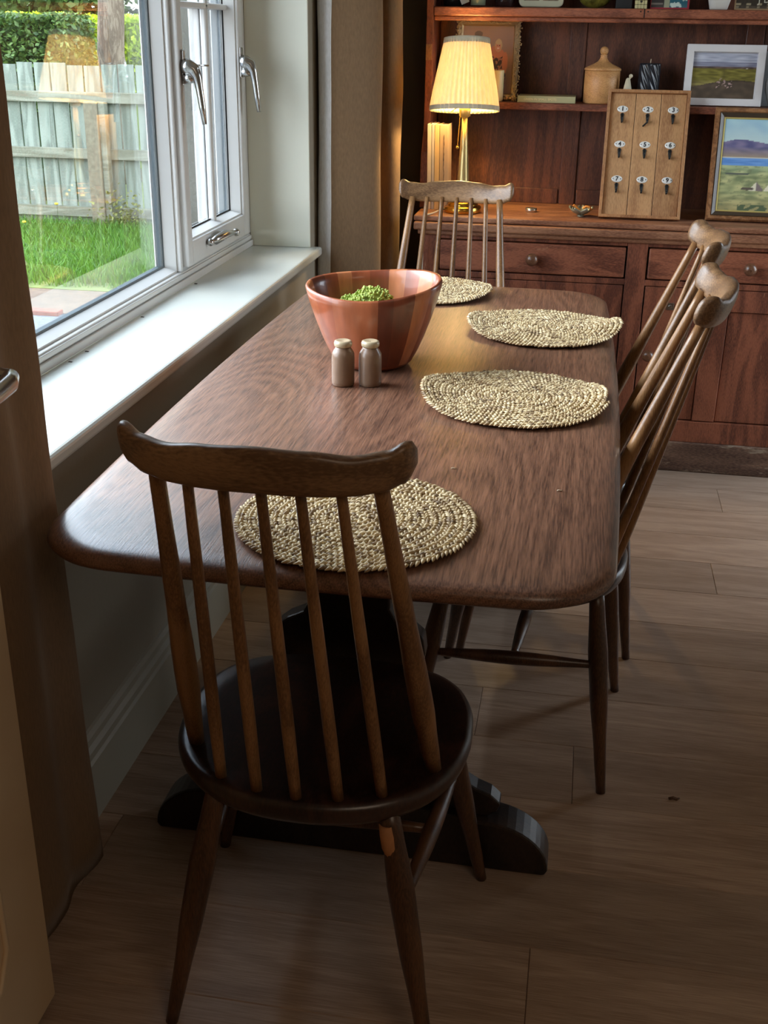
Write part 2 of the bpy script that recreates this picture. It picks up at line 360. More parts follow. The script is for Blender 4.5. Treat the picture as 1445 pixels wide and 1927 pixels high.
# floor: laminate planks laid across the room, one mesh
mb = MB(); rn = []
seamY = [3.5248+.192*3 - .192*i for i in range(0, 32)]
known = {2: .502, 5: .431-.0, 8: .1276, 10: .0707, 13: .012, 12: -.756, 3: -.2, 4: .9, 6: -.6, 7: .9, 9: 1.1, 11: .95}
known = {}
def row_of(y): return max(i for i in range(len(seamY)) if seamY[i] >= y)
for y, x in ((3.43, .502), (2.85, .431), (2.28, .1276), (1.90, .0707), (1.32, .012), (1.51, -.756), (3.05, .95), (2.66, -.55), (2.47, 1.0), (2.09, 1.15), (1.71, .95)): known[row_of(y)] = x
for i in range(len(seamY)-1):
    y1, y0 = seamY[i], seamY[i+1]; off = known.get(i, R.uniform(0, 1.285)); x = off - 1.285*4
    while x < XR:
        a, b = max(x, XW), min(x+1.285, XR)
        if b > a and y1 > YF:
            g = .0013; A, B, Y0, Y1 = a+g, b-g, max(y0, YF)+g, min(y1, YB)-g
            if Y1 > Y0+.01:
                mb.add([(A, Y0, 0), (B, Y0, 0), (B, Y1, 0), (A, Y1, 0), (A-g*.9, Y0-g*.9, -.002), (B+g*.9, Y0-g*.9, -.002), (B+g*.9, Y1+g*.9, -.002), (A-g*.9, Y1+g*.9, -.002)],
                       [(0, 1, 2, 3), (4, 5, 1, 0), (5, 6, 2, 1), (6, 7, 3, 2), (7, 4, 0, 3)]); rn.append(R.random())
        x += 1.285
nv = len(mb.v); mb.m = 1; mb.box(-1.0, XR, YF, YB, -.05, -.0019)
fl = mk('floor', mb, [M['floor'], M['gap']], kind='structure', fix=False)
a = fl.data.color_attributes.new('rnd', 'FLOAT_COLOR', 'POINT'); buf = []
for k in range(len(fl.data.vertices)):
    v = rn[k//8] if k < nv else 0; buf += [v, v, v, 1]
a.data.foreach_set('color', buf)

# ------------------------------------------------------------------ window
win = bpy.data.objects.new('window_1', None); COL.objects.link(win); win.location = (-1.0, 2.38, .741); OFF[win.name] = (-1.0, 2.38, .741); win['kind'] = 'structure'
mb = MB()
mb.box(-1.072, -1.0, 1.35, 3.392, .7415, .778); mb.box(-1.072, -1.0, 1.35, 3.392, 1.97, 2.035)
mb.box(-1.072, -1.0, 1.35, 1.41, .778, 1.97); mb.box(-1.072, -1.0, 3.325, 3.392, .778, 1.97)
mk('window_frame', mb, M['white'], win, bevel=.004)
mk('window_frame_step', MB().box(-1.0, -.992, 1.358, 3.39, .7415, .760).box(-1.0, -.996, 1.358, 3.39, .762, .774), M['white'], win, bevel=.002)
mk('mullion', MB().box(-1.072, -1.0, 2.76, 2.775, .778, 1.97), M['white'], win, bevel=.004)
# glazing beads of the fixed light
def bead(y0, y1, z0, z1, xa, xb, w, mat, name, par):
    b = MB(); n = 4
    cs = [(y0, z0, 1, 1), (y1, z0, -1, 1), (y1, z1, -1, -1), (y0, z1, 1, -1)]
    pr = [(0, xa), (w*.35, xa), (w, xb), (0, xb)]; vs = []
    for cy, cz, dy, dz in cs:
        for ins, x in pr: vs.append((x, cy+dy*ins, cz+dz*ins))
    b.add(vs, [(c*n+i, ((c+1) % 4)*n+i, ((c+1) % 4)*n+(i+1) % n, c*n+(i+1) % n) for c in range(4) for i in range(n)])
    return mk(name, b, mat, par)
bead(1.41, 2.76, .778, 1.97, -1.012, -1.040, .014, M['white'], 'glazing_bead', win)
bead(1.41, 2.76, .778, 1.97, -1.040, -1.0425, .019, M['grey'], 'gasket', win)
pn = mk('glass_pane', MB().box(-1.0500, -1.0485, 1.412, 2.758, .780, 1.968), M['glass'], win)
bead(1.41, 2.76, .778, 1.97, -1.0505, -1.062, .016, M['grey'], 'spacer_bar', win)
# glazed door added out of frame in right-hand wall; room light suggests an opening
wd = bpy.data.objects.new('window_added', None); COL.objects.link(wd); wd.location = (XR+.12, 3.47, 0); OFF[wd.name] = (XR+.12, 3.47, 0); wd['kind'] = 'structure'
mb = MB(); mb.box(XR+.09, XR+.15, 3.02, 3.08, .0, 2.05); mb.box(XR+.09, XR+.15, 3.86, 3.92, .0, 2.05); mb.box(XR+.09, XR+.15, 3.08, 3.86, .0, .08); mb.box(XR+.09, XR+.15, 3.08, 3.86, 1.98, 2.05)
mk('window_frame', mb, M['white'], wd, bevel=.004)
mk('glass_pane', MB().box(XR+.119, XR+.121, 3.08, 3.86, .08, 1.98), M['glass'], wd)
# opening casement
Y0, Y1, Z0, Z1 = 2.777, 3.318, .788, 1.966; st = .036; st2 = .040
sash = MB(); xs0, xs1 = -1.065, -.984
sash.box(xs0, xs1, Y0, Y0+st, Z0, Z1); sash.box(xs0, xs1, Y1-st2, Y1, Z0, Z1); sash.box(xs0, xs1, Y0+st, Y1-st2, Z0, Z0+.062); sash.box(xs0, xs1, Y0+st, Y1-st2, Z1-.06, Z1)
cs = mk('casement', sash, M['white'], win, bevel=.004)
gy0, gy1, gz0, gz1 = Y0+st, Y1-st2, Z0+.062, Z1-.06
bead(gy0, gy1, gz0, gz1, -.993, -1.022, .012, M['white'], 'glazing_bead', cs)
bead(gy0, gy1, gz0, gz1, -1.022, -1.025, .016, M['black'], 'gasket', cs)
mk('glass_pane', MB().box(-1.032, -1.031, gy0, gy1, gz0, gz1), M['glass'], cs)
for xx in ((-1.030, -1.012), (-1.062, -1.033)):
    mk('glazing_bar', MB().box(xx[0], xx[1], 3.083, 3.105, gz0, gz1).box(xx[0], xx[1], gy0, gy1, 1.401, 1.416), M['white'], cs, bevel=.005)
mk('glass_edge', MB().box(-1.06, -1.034, gy0, gy0+.004, gz0, gz1).box(-1.06, -1.034, gy1-.004, gy1, gz0, gz1), M['grey'], cs)
def window_handle(y, z, key):
    b = MB()
    b.box(-.984, -.978, y-.010, y+.010, z-.035, z+.045)
    h = mk('window_handle', b, M['chrome'], cs if key is not None else cs, bevel=.003)
    b = MB(); b.tube([(-.980, y, z+.005), (-.968, y, z+.006), (-.955, y, z), (-.947, y, z-.018), (-.943, y, z-.045), (-.938, y, z-.085), (-.934, y, z-.125)],
                     [.020, .019, .016, .0115, .0095, .0085, .0055], 14)
    b.tube([(-.980, y, z-.02), (-.965, y, z-.02), (-.953, y, z-.022)], [.014, .012, .008], 10)
    mk('window_handle_lever', b, M['chrome'], cs)
    if key:
        b = MB(); b.tube([(-.956, y, z+.01), (-.935, y, z+.01)], .002, 8); b.tube([(-.935, y, z+.010), (-.919, y, z+.010)], [.009, .009], 12, sx=.25)
        mk('window_key', b, M['chrome'], cs)
window_handle(2.800, 1.262, True); window_handle(3.290, 1.262, False)
b = MB(); b.tube([(-.975, 2.93, .828), (-.966, 2.95, .833), (-.958, 3.0, .838), (-.957, 3.06, .833), (-.960, 3.11, .826)], [.006, .010, .012, .009, .006], 12)
b.tube([(-.984, 2.99, .82), (-.957, 2.99, .836)], .011, 12); b.ball((-.960, 3.112, .826), .011); b.ball((-.975, 2.925, .828), .010)
mk('casement_stay', b, M['chrome'], cs)
mk('stay_bar', MB().box(-.990, -.985, 3.06, 3.24, .805, .815), M['chrome'], cs, bevel=.001)

# ------------------------------------------------------------------ door beside the camera (open, edge towards the window)
dr = bpy.data.objects.new('door_1', None); COL.objects.link(dr); dr.location = (-.705, .75, 0); OFF[dr.name] = (-.705, .75, 0); dr['kind'] = 'structure'
mb = MB().box(-.725, -.688, .40, 1.172, .012, 2.02)
mk('door_leaf', mb, M['door'], dr, bevel=.003)
def pan(z0, z1):
    y0, y1, c = .52, 1.06, .05
    pts = [(y0, z0+c), (y0+c*.6, z0), (y1-c*.6, z0), (y1, z0+c), (y1, z1-c), (y1-c*.6, z1), (y0+c*.6, z1), (y0, z1-c)]
    b = MB(); P = [Vector((-.686, a_, z_)) for a_, z_ in pts]; b.tube(P+[P[0], P[1]], .0045, 8); return b
mk('door_moulding', pan(.16, .80), M['door'], dr); mk('door_moulding', pan(1.06, 1.88), M['door'], dr)
b = MB().tube([(-.688, 1.113, .998), (-.680, 1.113, .998)], .026, 24)
hn = mk('door_handle', b, M['chrome'], dr, bevel=.002)
b = MB().tube([(-.682, 1.113, .998), (-.622, 1.113, .998), (-.608, 1.110, .997), (-.602, 1.095, .996), (-.600, 1.045, .992), (-.598, .99, .990)], [.010, .010, .011, .011, .0105, .009], 16)
mk('door_lever', b, M['chrome'], dr)

# ------------------------------------------------------------------ curtains
def curtain(name, path, z0, z1, label, mats, wob=.004, flare=0.0, linfrac=0, par=None):
    """path: list of (x,y[,mat]) polyline smoothed; extruded with small waviness"""
    P = [Vector((p[0], p[1])) for p in path]; pts = []
    n = len(P)
    for i in range(n-1):
        p0, p1, p2, p3 = P[max(i-1, 0)], P[i], P[i+1], P[min(i+2, n-1)]
        for k in range(8):
            t = k/8; pts.append(.5*((2*p1)+(p2-p0)*t+(2*p0-5*p1+4*p2-p3)*t*t+(-p0+3*p1-3*p2+p3)*t**3))
    pts.append(P[-1]); nz = 46; mb = MB(); vs = []; m_ = len(pts)
    for j in range(nz+1):
        z = z0+(z1-z0)*j/nz; lo = (1-(z-z0)/(z1-z0))
        for i, p in enumerate(pts):
            w = noise.noise(Vector((p.x*6, p.y*6, z*2.2)))*wob*2.5; w2 = noise.noise(Vector((p.x*9+5, p.y*9, z*4.0+i*.05)))*wob
            vs.append((p.x+w+w2, p.y+w2*1.2+flare*lo*(i/(m_-1)), z))
    fs = [(j*m_+i, j*m_+i+1, (j+1)*m_+i+1, (j+1)*m_+i) for j in range(nz) for i in range(m_-1)]
    mb.add(vs, fs, True); o = mk(name, mb, mats, fix=False)
    for pidx, poly in enumerate(o.data.polygons):
        if (pidx % (m_-1)) < linfrac: poly.material_index = 1
    sd = o.modifiers.new('solid', 'SOLIDIFY'); sd.thickness = .003
    return tag(o, label, 'curtain')
curtain('curtain', [(-.800, 3.60), (-.806, 3.53), (-.804, 3.482), (-.757, 3.460), (-.70, 3.478), (-.640, 3.520), (-.628, 3.56), (-.66, 3.61), (-.70, 3.66), (-.675, 3.70), (-.620, 3.69), (-.595, 3.72), (-.60, 3.78), (-.65, 3.84)],
        .02, 2.32, 'brown linen curtain with pale lining hanging between the window and the wooden dresser', [M['curtain'], M['lining']], linfrac=24)
curtain('curtain', [(-.79, .96), (-.74, 1.0), (-.735, 1.06), (-.775, 1.12), (-.775, 1.18), (-.742, 1.22), (-.738, 1.28), (-.752, 1.33), (-.742, 1.375), (-.741, 1.392)],
        .02, 2.32, 'dark linen curtain at the near end of the window, beside the cream door', [M['curtain'], M['curtain']], wob=.003, flare=.075)

# ------------------------------------------------------------------ dining table
tb = thing('dining_table', 'long dark elm dining table with rounded corners and trestle base, below the window', 'table', (-.3125, 2.15, 0))
def table_outline():
    cx, cy, hx, hy, r = -.3130, 2.164, .390, .910, .108; P = []
    for q, (sx_, sy_) in enumerate(((1, 1), (-1, 1), (-1, -1), (1, -1))):
        for k in range(13):
            t = (q+k/12)*PI/2; P.append((sx_*(hx-r)+r*math.cos(t), sy_*(hy-r)+r*math.sin(t)))
        a_, b_ = P[-1], ((-1 if q in (0, 1) else 1)*(hx-r if q in (0, 2) else hx), (1 if q in (0,) else -1)*(hy if q in (0, 2) else hy-r))
        nx_ = [(-(hx-r), hy), (-hx, -(hy-r)), (hx-r, -hy), (hx, hy-r)][q]
        for k in range(1, 16): P.append((a_[0]+(nx_[0]-a_[0])*k/16, a_[1]+(nx_[1]-a_[1])*k/16))
    pts = []
    for x, y in P:
        X = x*(1+.052*(1-(y/hy)**2)); Y = y*(1+.012*(1-min(1, (x/hx)**2)))
        pts.append((cx+X, cy+Y, X, Y))
    return pts
out = table_outline()
mb = MB(); vs = []
prof = [(0.030, .688), (.012, .690), (.003, .696), (0.0, .703), (.003, .711), (.010, .7165), (.022, .7193), (.045, .720)]
for ins, z in prof:
    for (X, Y, lx, ly) in out:
        fx, fy = 1-ins/.40, 1-ins/.93
        vs.append((-.3115+lx*fx, 2.164+ly*fy, z))
n = len(out); fs = [(i*n+k, i*n+(k+1) % n, (i+1)*n+(k+1) % n, (i+1)*n+k) for i in range(len(prof)-1) for k in range(n)]
fs += [tuple(reversed(range(n))), tuple((len(prof)-1)*n+k for k in range(n))]
mb.add(vs, fs, True); top = mk('tabletop', mb, M['table'], tb)
def trestle(y, g=1.0):
    hw = [(.688, .17), (.62, .14), (.57, .095), (.54, .073), (.52, .068), (.488, .068), (.470, .078), (.456, .105), (.440, .124), (.41, .128), (.35, .118), (.28, .122), (.22, .145), (.18, .185), (.155, .225), (.145, .250), (.128, .268), (.112, .262), (.100, .245)]
    o = [(-.325+w*g, z) for z, w in hw] + [(-.325-w*g, z) for z, w in reversed(hw)]
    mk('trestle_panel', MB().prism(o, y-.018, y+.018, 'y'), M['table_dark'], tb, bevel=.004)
    f = []; hx = .357
    for k in range(0, 13):
        t = k/12*PI/2; f.append((-.325+hx-.13+.13*math.sin(t)**.9, .100-.09*(1-math.cos(t))))
    o = [(-.325, .112), (-.325+.16, .112)]+f+[(-.325+hx-.005, .0), (-.325+.26, 0)]
    o = o+[(2*-.325-x, z) for x, z in reversed(o[1:])]
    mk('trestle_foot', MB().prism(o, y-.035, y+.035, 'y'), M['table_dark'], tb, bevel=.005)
trestle(1.618); trestle(2.70, .72)
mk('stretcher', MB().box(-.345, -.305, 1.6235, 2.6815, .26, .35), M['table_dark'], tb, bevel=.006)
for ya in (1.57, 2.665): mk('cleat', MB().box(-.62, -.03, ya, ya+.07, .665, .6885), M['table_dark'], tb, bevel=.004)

# ------------------------------------------------------------------ chairs (local: +y forward, origin on the floor below the seat centre)
HS = .420
def make_chair(label, loc, rz):
    t = thing('dining_chair', label, 'chair', loc, (0, 0, rz), 'spindle-back dining chairs around the table')
    K = dict(world=False)
    # seat: rounded D, wider to the front, dished
    mb = MB(); n = 72; rings = [(.97, -.033), (.99, -.026), (1.0, -.018), (1.0, -.010), (.985, -.003), (.95, .000), (.82, -.003), (.6, -.0065), (.3, -.008), (.02, -.0085)]
    vs = []
    for f, dz in [(.80, -.033)]+rings:
        for k in range(n):
            a_ = 2*PI*k/n; c, s = math.cos(a_), math.sin(a_)
            e = 2/3.0 if s > 0 else 2/2.25
            x = .215*abs(c)**e*(1 if c >= 0 else -1); y = (.203 if s > 0 else .198)*abs(s)**(2/2.7 if s > 0 else 2/2.35)*(1 if s >= 0 else -1)
            x *= 1+.05*(y/.19 if y < 0 else .0)
            z = HS+dz - (.004*(y/.19)**2 if s > 0 and f > .9 else 0)
            vs.append((x*f, y*f, z))
    L = len(rings)+1; fs = [(i*n+k, i*n+(k+1) % n, (i+1)*n+(k+1) % n, (i+1)*n+k) for i in range(L-1) for k in range(n)]
    fs += [tuple(reversed(range(n))), tuple((L-1)*n+k for k in range(n))]
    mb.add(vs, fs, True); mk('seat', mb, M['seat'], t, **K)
    # top rail
    mb = MB(); vs = []; ns = 60; ring = 20
    def lerp(tab, u):
        for i in range(len(tab)-1):
            if tab[i][0] <= u <= tab[i+1][0]:
                q = (u-tab[i][0])/(tab[i+1][0]-tab[i][0]); q = q*q*(3-2*q); return tab[i][1]+(tab[i+1][1]-tab[i][1])*q
        return tab[-1][1]
    topz = [(0, .9650), (.35, .9620), (.62, .9565), (.82, .9600), (.94, .9690), (1, .9700)]
    botz = [(0, .9070), (.40, .9065), (.62, .9075), (.8, .9105), (.92, .9180), (1, .9280)]
    for i in range(ns+1):
        u = -1+2*i/ns; au = abs(u); x = .163*u; y0 = -.318+.042*au**2.2
        zt, zb = lerp(topz, au), lerp(botz, au); hz = (zt-zb)/2; zc = (zt+zb)/2; th = .0125+.0045*au**2
        if au > .93:
            q = math.sqrt(max(0, 1-((au-.93)/.07)**2)); hz *= .45+.55*q; th *= .25+.75*q
        for k in range(ring):
            a_ = 2*PI*k/ring; c, s = math.cos(a_), math.sin(a_)
            py = th*abs(c)**.75*(1 if c >= 0 else -1); pz = hz*abs(s)**.75*(1 if s >= 0 else -1)
            vs.append((x, y0+py-pz*.32, zc+pz))
    fs = [(i*ring+k, i*ring+(k+1) % ring, (i+1)*ring+(k+1) % ring, (i+1)*ring+k) for i in range(ns) for k in range(ring)]
    fs += [tuple(reversed(range(ring))), tuple(ns*ring+k for k in range(ring))]
    mb.add(vs, fs, True); mk('top_rail', mb, M['rail'], t, **K)
    # spindles
    bx = [-.172, -.112, -.056, 0, .056, .112, .172]; by = [-.076, -.150, -.170, -.177, -.170, -.150, -.076]
    tx = [-.124, -.084, -.042, 0, .042, .084, .124]
    for i in range(7):
        ty = -.314+.042*(abs(tx[i])/.158)**2.2+.010
        a_, b_ = Vector((bx[i], by[i], HS-.012)), Vector((tx[i], ty, .921))
        if i in (0, 6): pf = [(0, .0105), (.10, .0125), (.28, .0160), (.36, .0155), (.6, .0122), (.85, .0098), (1, .0088)]
        else: pf = [(0, .0078), (.25, .0086), (.5, .0080), (.8, .0068), (1, .0060)]
        q = [a_.lerp(b_, u/12) for u in range(13)]
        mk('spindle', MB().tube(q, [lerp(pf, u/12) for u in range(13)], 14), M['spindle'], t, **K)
    # legs
    legs = {'fl': ((-.155, .130), (-.2315, .194)), 'fr': ((.155, .130), (.2315, .194)), 'rl': ((-.120, -.150), (-.1915, -.198)), 'rr': ((.120, -.150), (.1915, -.198))}
    P = {}
    for k_, (a2, b2) in legs.items():
        a_, b_ = Vector((a2[0], a2[1], HS-.024)), Vector((b2[0], b2[1], 0))
        pf = [(0, .0135), (.12, .0155), (.30, .0190), (.5, .0175), (.8, .0120), (1, .0092)]
        q = [a_.lerp(b_, u/14) for u in range(15)]; P[k_] = (a_, b_)
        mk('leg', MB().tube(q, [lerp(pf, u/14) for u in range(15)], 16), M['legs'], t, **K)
    def at(k_, z): a_, b_ = P[k_]; return a_.lerp(b_, (a_.z-z)/(a_.z-b_.z))
    mids = []
    for s_ in ('l', 'r'):
        a_, b_ = at('f'+s_, .255), at('r'+s_, .255)
        q = [a_.lerp(b_, u/12) for u in range(13)]; mids.append(a_.lerp(b_, .5))
        mk('stretcher', MB().tube(q, [.007+.0065*math.sin(PI*u/12)**1.5 for u in range(13)], 12), M['legs'], t, **K)
    q = [mids[0].lerp(mids[1], u/12) for u in range(13)]
    mk('stretcher', MB().tube(q, [.007+.006*math.sin(PI*u/12)**1.5 for u in range(13)], 12), M['legs'], t, **K)
    return t
ch = make_chair('dark spindle-back chair nearest the viewer, at the near end of the table', (-.3120, 1.365, 0), 0.0)
c1 = dup(ch, (-.056, 2.050, 0), (0, 0, math.radians(85.2)), 'nearer of the two spindle-back chairs on the right side of the table')
c2 = dup(ch, (-.016, 2.560, 0), (0, 0, math.radians(91.0)), 'farther of the two spindle-back chairs on the right side of the table')
c3 = dup(ch, (-.357, 2.985, 0), (0, 0, PI), 'spindle-back chair at the far end of the table, in front of the lamp')
ch['label'] = 'dark spindle-back chair nearest the viewer, with a chipped rear leg'
# chipped bare wood near the top of the near chair's right rear leg, and a small felt tab under the seat edge
mb = MB(); a_, b_ = Vector((.120, -.150, HS-.024)), Vector((.1915, -.198, 0)); d = (b_-a_)
q = [a_+d*u for u in (.05, .09, .13, .17)]
mb.tube([p+Vector((-.004, -.0055, 0)) for p in q], [.0115, .0125, .0125, .008], 12)
o = mk('chipped_patch', mb, M['bare'], ch, world=False); o['label'] = 'bare pale wood where the leg is chipped'

# ------------------------------------------------------------------ woven placemats
def straw_mat():
    mt, nt, p = nodes('woven_straw'); at = N(nt, 'ShaderNodeAttribute', attribute_name='rnd')
    cr = N(nt, 'ShaderNodeValToRGB'); nt.links.new(at.outputs['Fac'], cr.inputs[0]); e = cr.color_ramp.elements
    e[0].color = lin((126, 106, 80))+(1,); e[0].position = 0; e[1].color = lin((230, 212, 172))+(1,); e[1].position = 1
    k = e.new(.18); k.color = lin((166, 140, 102))+(1,); k = e.new(.55); k.color = lin((208, 186, 142))+(1,)
    nt.links.new(cr.outputs[0], p.inputs['Base Color']); p.inputs['Roughness'].default_value = .55
    return mt
M['straw'] = straw_mat()
def make_mat(loc, rz, label, warp, seed, rad=.172, sx=1.0, sy=1.0):
    rr = random.Random(seed); mb = MB(); pitch_ = .0118; turns = rad/pitch_; th = .3
    def W_(x, y):
        r = math.hypot(x, y)/rad; a_ = math.atan2(y, x); return warp(r, a_)
    # under-layer disc
    n = 64; vs = []; R_ = [0.02, .3, .6, .85, .97]
    for f in R_:
        for k in range(n):
            a_ = 2*PI*k/n; x, y = rad*f*math.cos(a_), rad*f*math.sin(a_); vs.append((x*sx, y*sy, .0042+W_(x, y)))
    fs = [(i*n+k, i*n+(k+1) % n, (i+1)*n+(k+1) % n, (i+1)*n+k) for i in range(len(R_)-1) for k in range(n)]+[tuple(range(n))]
    while len(vs) % 18: vs.append(vs[-1])
    mb.add(vs, fs, True)
    # braid: slanted stitches laid in V pairs along one spiral
    seg, prof = 6, [(-1, 0.15), (-.4, .9), (.4, .9)]  # 3 rings
    while True:
        r = pitch_*th/(2*PI)
        if r > rad: break
        st = .0082/max(r, .006)
        for side in (-1, 1):
            a_ = th+side*st*.12; rc = r+side*pitch_*.26+rr.uniform(-.0006, .0006); x, y = rc*math.cos(a_), rc*math.sin(a_)
            tang = Vector((-math.sin(a_), math.cos(a_), 0)); rad_ = Vector((math.cos(a_), math.sin(a_), 0))
            dvec = (tang*.83+rad_*side*-.62).normalized(); h = W_(x, y)
            up_ = Vector((0, 0, 1)); sd = dvec.cross(up_); ln = .0064*rr.uniform(.85, 1.2); wd = .0027*rr.uniform(.8, 1.2)
            c0 = Vector((x*sx, y*sy, .0060+h+rr.uniform(-.0009, .0011))); vs = []
            for q, w in ((-1, .25), (0, 1.0), (1, .3)):
                for k in range(6):
                    b_ = 2*PI*k/6; pz = math.sin(b_)*wd*w*1.05+(.0009 if q == 0 else -.0006); vs.append(c0+dvec*ln*q+sd*math.cos(b_)*wd*w+up_*pz)
            fs = [(i*6+k, i*6+(k+1) % 6, (i+1)*6+(k+1) % 6, (i+1)*6+k) for i in range(2) for k in range(6)]+[(5, 4, 3, 2, 1, 0), (12, 13, 14, 15, 16, 17)]
            mb.add(vs, fs, True)
        th += st
    me = mk('placemat', mb, M['straw'], fix=False); set_rnd(me, 18)
    me.location = loc; me.rotation_euler = (0, 0, rz)
    return tag(me, label, 'placemat', 'woven placemats on the table')
Tz = .7203
flat = lambda r, a_: .0006+.0012*max(0, r-.6)*(1+math.sin(3*a_))
def lift(dirs):
    def f(r, a_):
        h = 0
        for d0, amp, w in dirs:
            dd = abs((a_-d0+PI) % (2*PI)-PI); h += amp*max(0, r-.45)**1.6*math.exp(-(dd/w)**2)
        return h+.0006
    return f
make_mat((-.281, 1.417, Tz), .0, 'round woven straw placemat seen behind the back of the nearest chair', flat, 1, .169)
make_mat((-.098, 2.040, Tz), .3, 'round woven straw placemat with curled edges, just right of the two stoneware shakers', lift([(PI-.3, .055, .55), (-.25, .060, .5)]), 2, .176)
make_mat((-.070, 2.600, Tz), 1.0, 'round woven straw placemat near the far right corner of the table', lift([(PI-1.0, .050, .6), (-.95, .055, .5)]), 3, .176)
make_mat((-.385, 2.945, Tz), 2.0, 'round woven straw placemat half hidden behind the wooden bowl', lift([(-2.0, .03, .6)]), 4, .168)

# ------------------------------------------------------------------ bowl with moss
bz = .7203; BC = (-.4050, 2.238, bz)
bowl = thing('wooden_bowl', 'large flared wooden salad bowl of reddish staves holding green moss', 'bowl', BC)
def stave_mat():
    mt, nt, p = nodes('acacia_staves'); at = N(nt, 'ShaderNodeAttribute', attribute_name='rnd')
    cr = N(nt, 'ShaderNodeValToRGB'); cr.color_ramp.interpolation = 'LINEAR'; nt.links.new(at.outputs['Fac'], cr.inputs[0]); e = cr.color_ramp.elements
    e[0].color = lin((104, 50, 32))+(1,); e[1].color = lin((198, 126, 84))+(1,); k = e.new(.5); k.color = lin((156, 84, 54))+(1,)
    tcn = N(nt, 'ShaderNodeTexCoord'); mp = N(nt, 'ShaderNodeMapping'); mp.inputs['Scale'].default_value = (14, 14, 2.5); nt.links.new(tcn.outputs['Object'], mp.inputs[0])
    nz = N(nt, 'ShaderNodeTexNoise', Scale=3.0, Detail=6.0); nt.links.new(mp.outputs[0], nz.inputs['Vector'])
    c2_ = N(nt, 'ShaderNodeValToRGB'); nt.links.new(nz.outputs['Fac'], c2_.inputs[0]); c2_.color_ramp.elements[0].position = .3; c2_.color_ramp.elements[1].position = .7
    c2_.color_ramp.elements[0].color = (.7, .66, .62, 1); c2_.color_ramp.elements[1].color = (1.12, 1.1, 1.08, 1)
    mx = N(nt, 'ShaderNodeMix', data_type='RGBA', blend_type='MULTIPLY'); mx.inputs[0].default_value = 1; nt.links.new(cr.outputs[0], mx.inputs[6]); nt.links.new(c2_.outputs[0], mx.inputs[7])
    nt.links.new(mx.outputs[2], p.inputs['Base Color']); p.inputs['Roughness'].default_value = .3; p.inputs['Coat Weight'].default_value = .35
    return mt
M['stave'] = stave_mat()
segs = 144
def rimz(t): return .004+.004*math.cos(2*(t-.15)) + .008*math.sin(t)+ .006*math.cos(t)
profo = [(.050, 0), (.074, .002), (.084, .010), (.096, .030), (.109, .055), (.121, .082), (.131, .107), (.138, .126), (.1415, .139)]
profi = [(.139, .143), (.133, .141), (.128, .128), (.119, .104), (.106, .075), (.091, .046), (.070, .024), (.03, .016), (.002, .015)]
def rf(t, r, z):
    k = z/.14; return (r*(1-.09*k+.10*k*math.cos(2*t)), z+rimz(t)*k**2)
mb = MB(Matrix.Diagonal((.975, 1.0, 1.13, 1))); mb.lathe(profo+profi, (0, 0, 0), segs, rf)
bb = mk('bowl_body', mb, M['stave'], bowl, world=False)
a = bb.data.color_attributes.new('rnd', 'FLOAT_COLOR', 'CORNER')
rr = random.Random(11); edges = []; t_ = 0
while t_ < 2*PI: edges.append((t_, rr.choice([.05, .2, .35, .5, .62, .8, .95]))); t_ += rr.uniform(.22, .42)
buf = []
for pl in bb.data.polygons:
    c_ = pl.center; an = (math.atan2(c_.y, c_.x)) % (2*PI); v = [e_[1] for e_ in edges if e_[0] <= an+1e-6][-1]
    if c_.z < .018: v = .45
    for _ in pl.loop_indices: buf += [v, v, v, 1]
a.data.foreach_set('color', buf)
def moss(loc, pts, label):
    rr = random.Random(5); mb = MB()
    for (x, y, z, r) in pts:
        for _ in range(int(260*(r/.03)**2)):
            a_ = rr.uniform(0, 2*PI); ph = math.asin(rr.uniform(-.35, 1)); k = r*(1+.12*rr.random()+.1*noise.noise(Vector((a_*2, ph*3, r*50))))
            c0 = (x+k*math.cos(ph)*math.cos(a_), y+k*math.cos(ph)*math.sin(a_), z+.014+k*.8*math.sin(ph))
            s = rr.uniform(.0018, .0036); mb.ball(c0, s, 5, 4)
        mb.ball((x, y, z+.014), r*.95, 12, 8, (1, 1, .8)); 
    o = mk('moss', mb, mm, fix=False); set_rnd(o, 17); o.location = loc
    return tag(o, label, 'moss', kind='stuff')
mm = leafmat('reindeer_moss', (128, 150, 48), (206, 220, 116), trans=.1)
moss((BC[0], BC[1], BC[2]+.013), [(-.045, .02, .076, .036), (-.005, .015, .092, .040), (.03, .03, .070, .034), (.068, .025, .078, .026), (-.02, .045, .075, .034), (.045, -.01, .062, .036), (-.065, .0, .07, .026), (-.02, -.03, .062, .040), (.02, -.04, .056, .036)],
     'clump of bright green moss inside the wooden bowl')

# shakers
def shaker(loc, label):
    t = thing('stoneware_shaker', label, 'shaker', loc, (0, 0, 0), 'stoneware shakers on the table')
    pr = [(.0195, 0), (.0215, .002), (.0222, .008), (.0222, .055), (.0215, .063), (.0185, .069), (.0155, .073), (.0150, .076)]
    mk('body', MB().lathe(pr, (0, 0, 0), 36, capt=True), M['stone'], t, world=False)
    o = mk('rim', MB().lathe([(.0150, .0755), (.0172, .078), (.0178, .083), (.0165, .087), (.0130, .0885), (.010, .0870), (.001, .0862)], (0, 0, 0), 36), M['glaze'], t, world=False)
    o['label'] = 'pale glazed rim'
    return t
shaker((-.433, 2.069, .7203), 'small brown stoneware shaker with pale rim, left of the two by the bowl')
shaker((-.3815, 2.079, .7203), 'small brown stoneware shaker with pale rim, right of the two by the bowl')
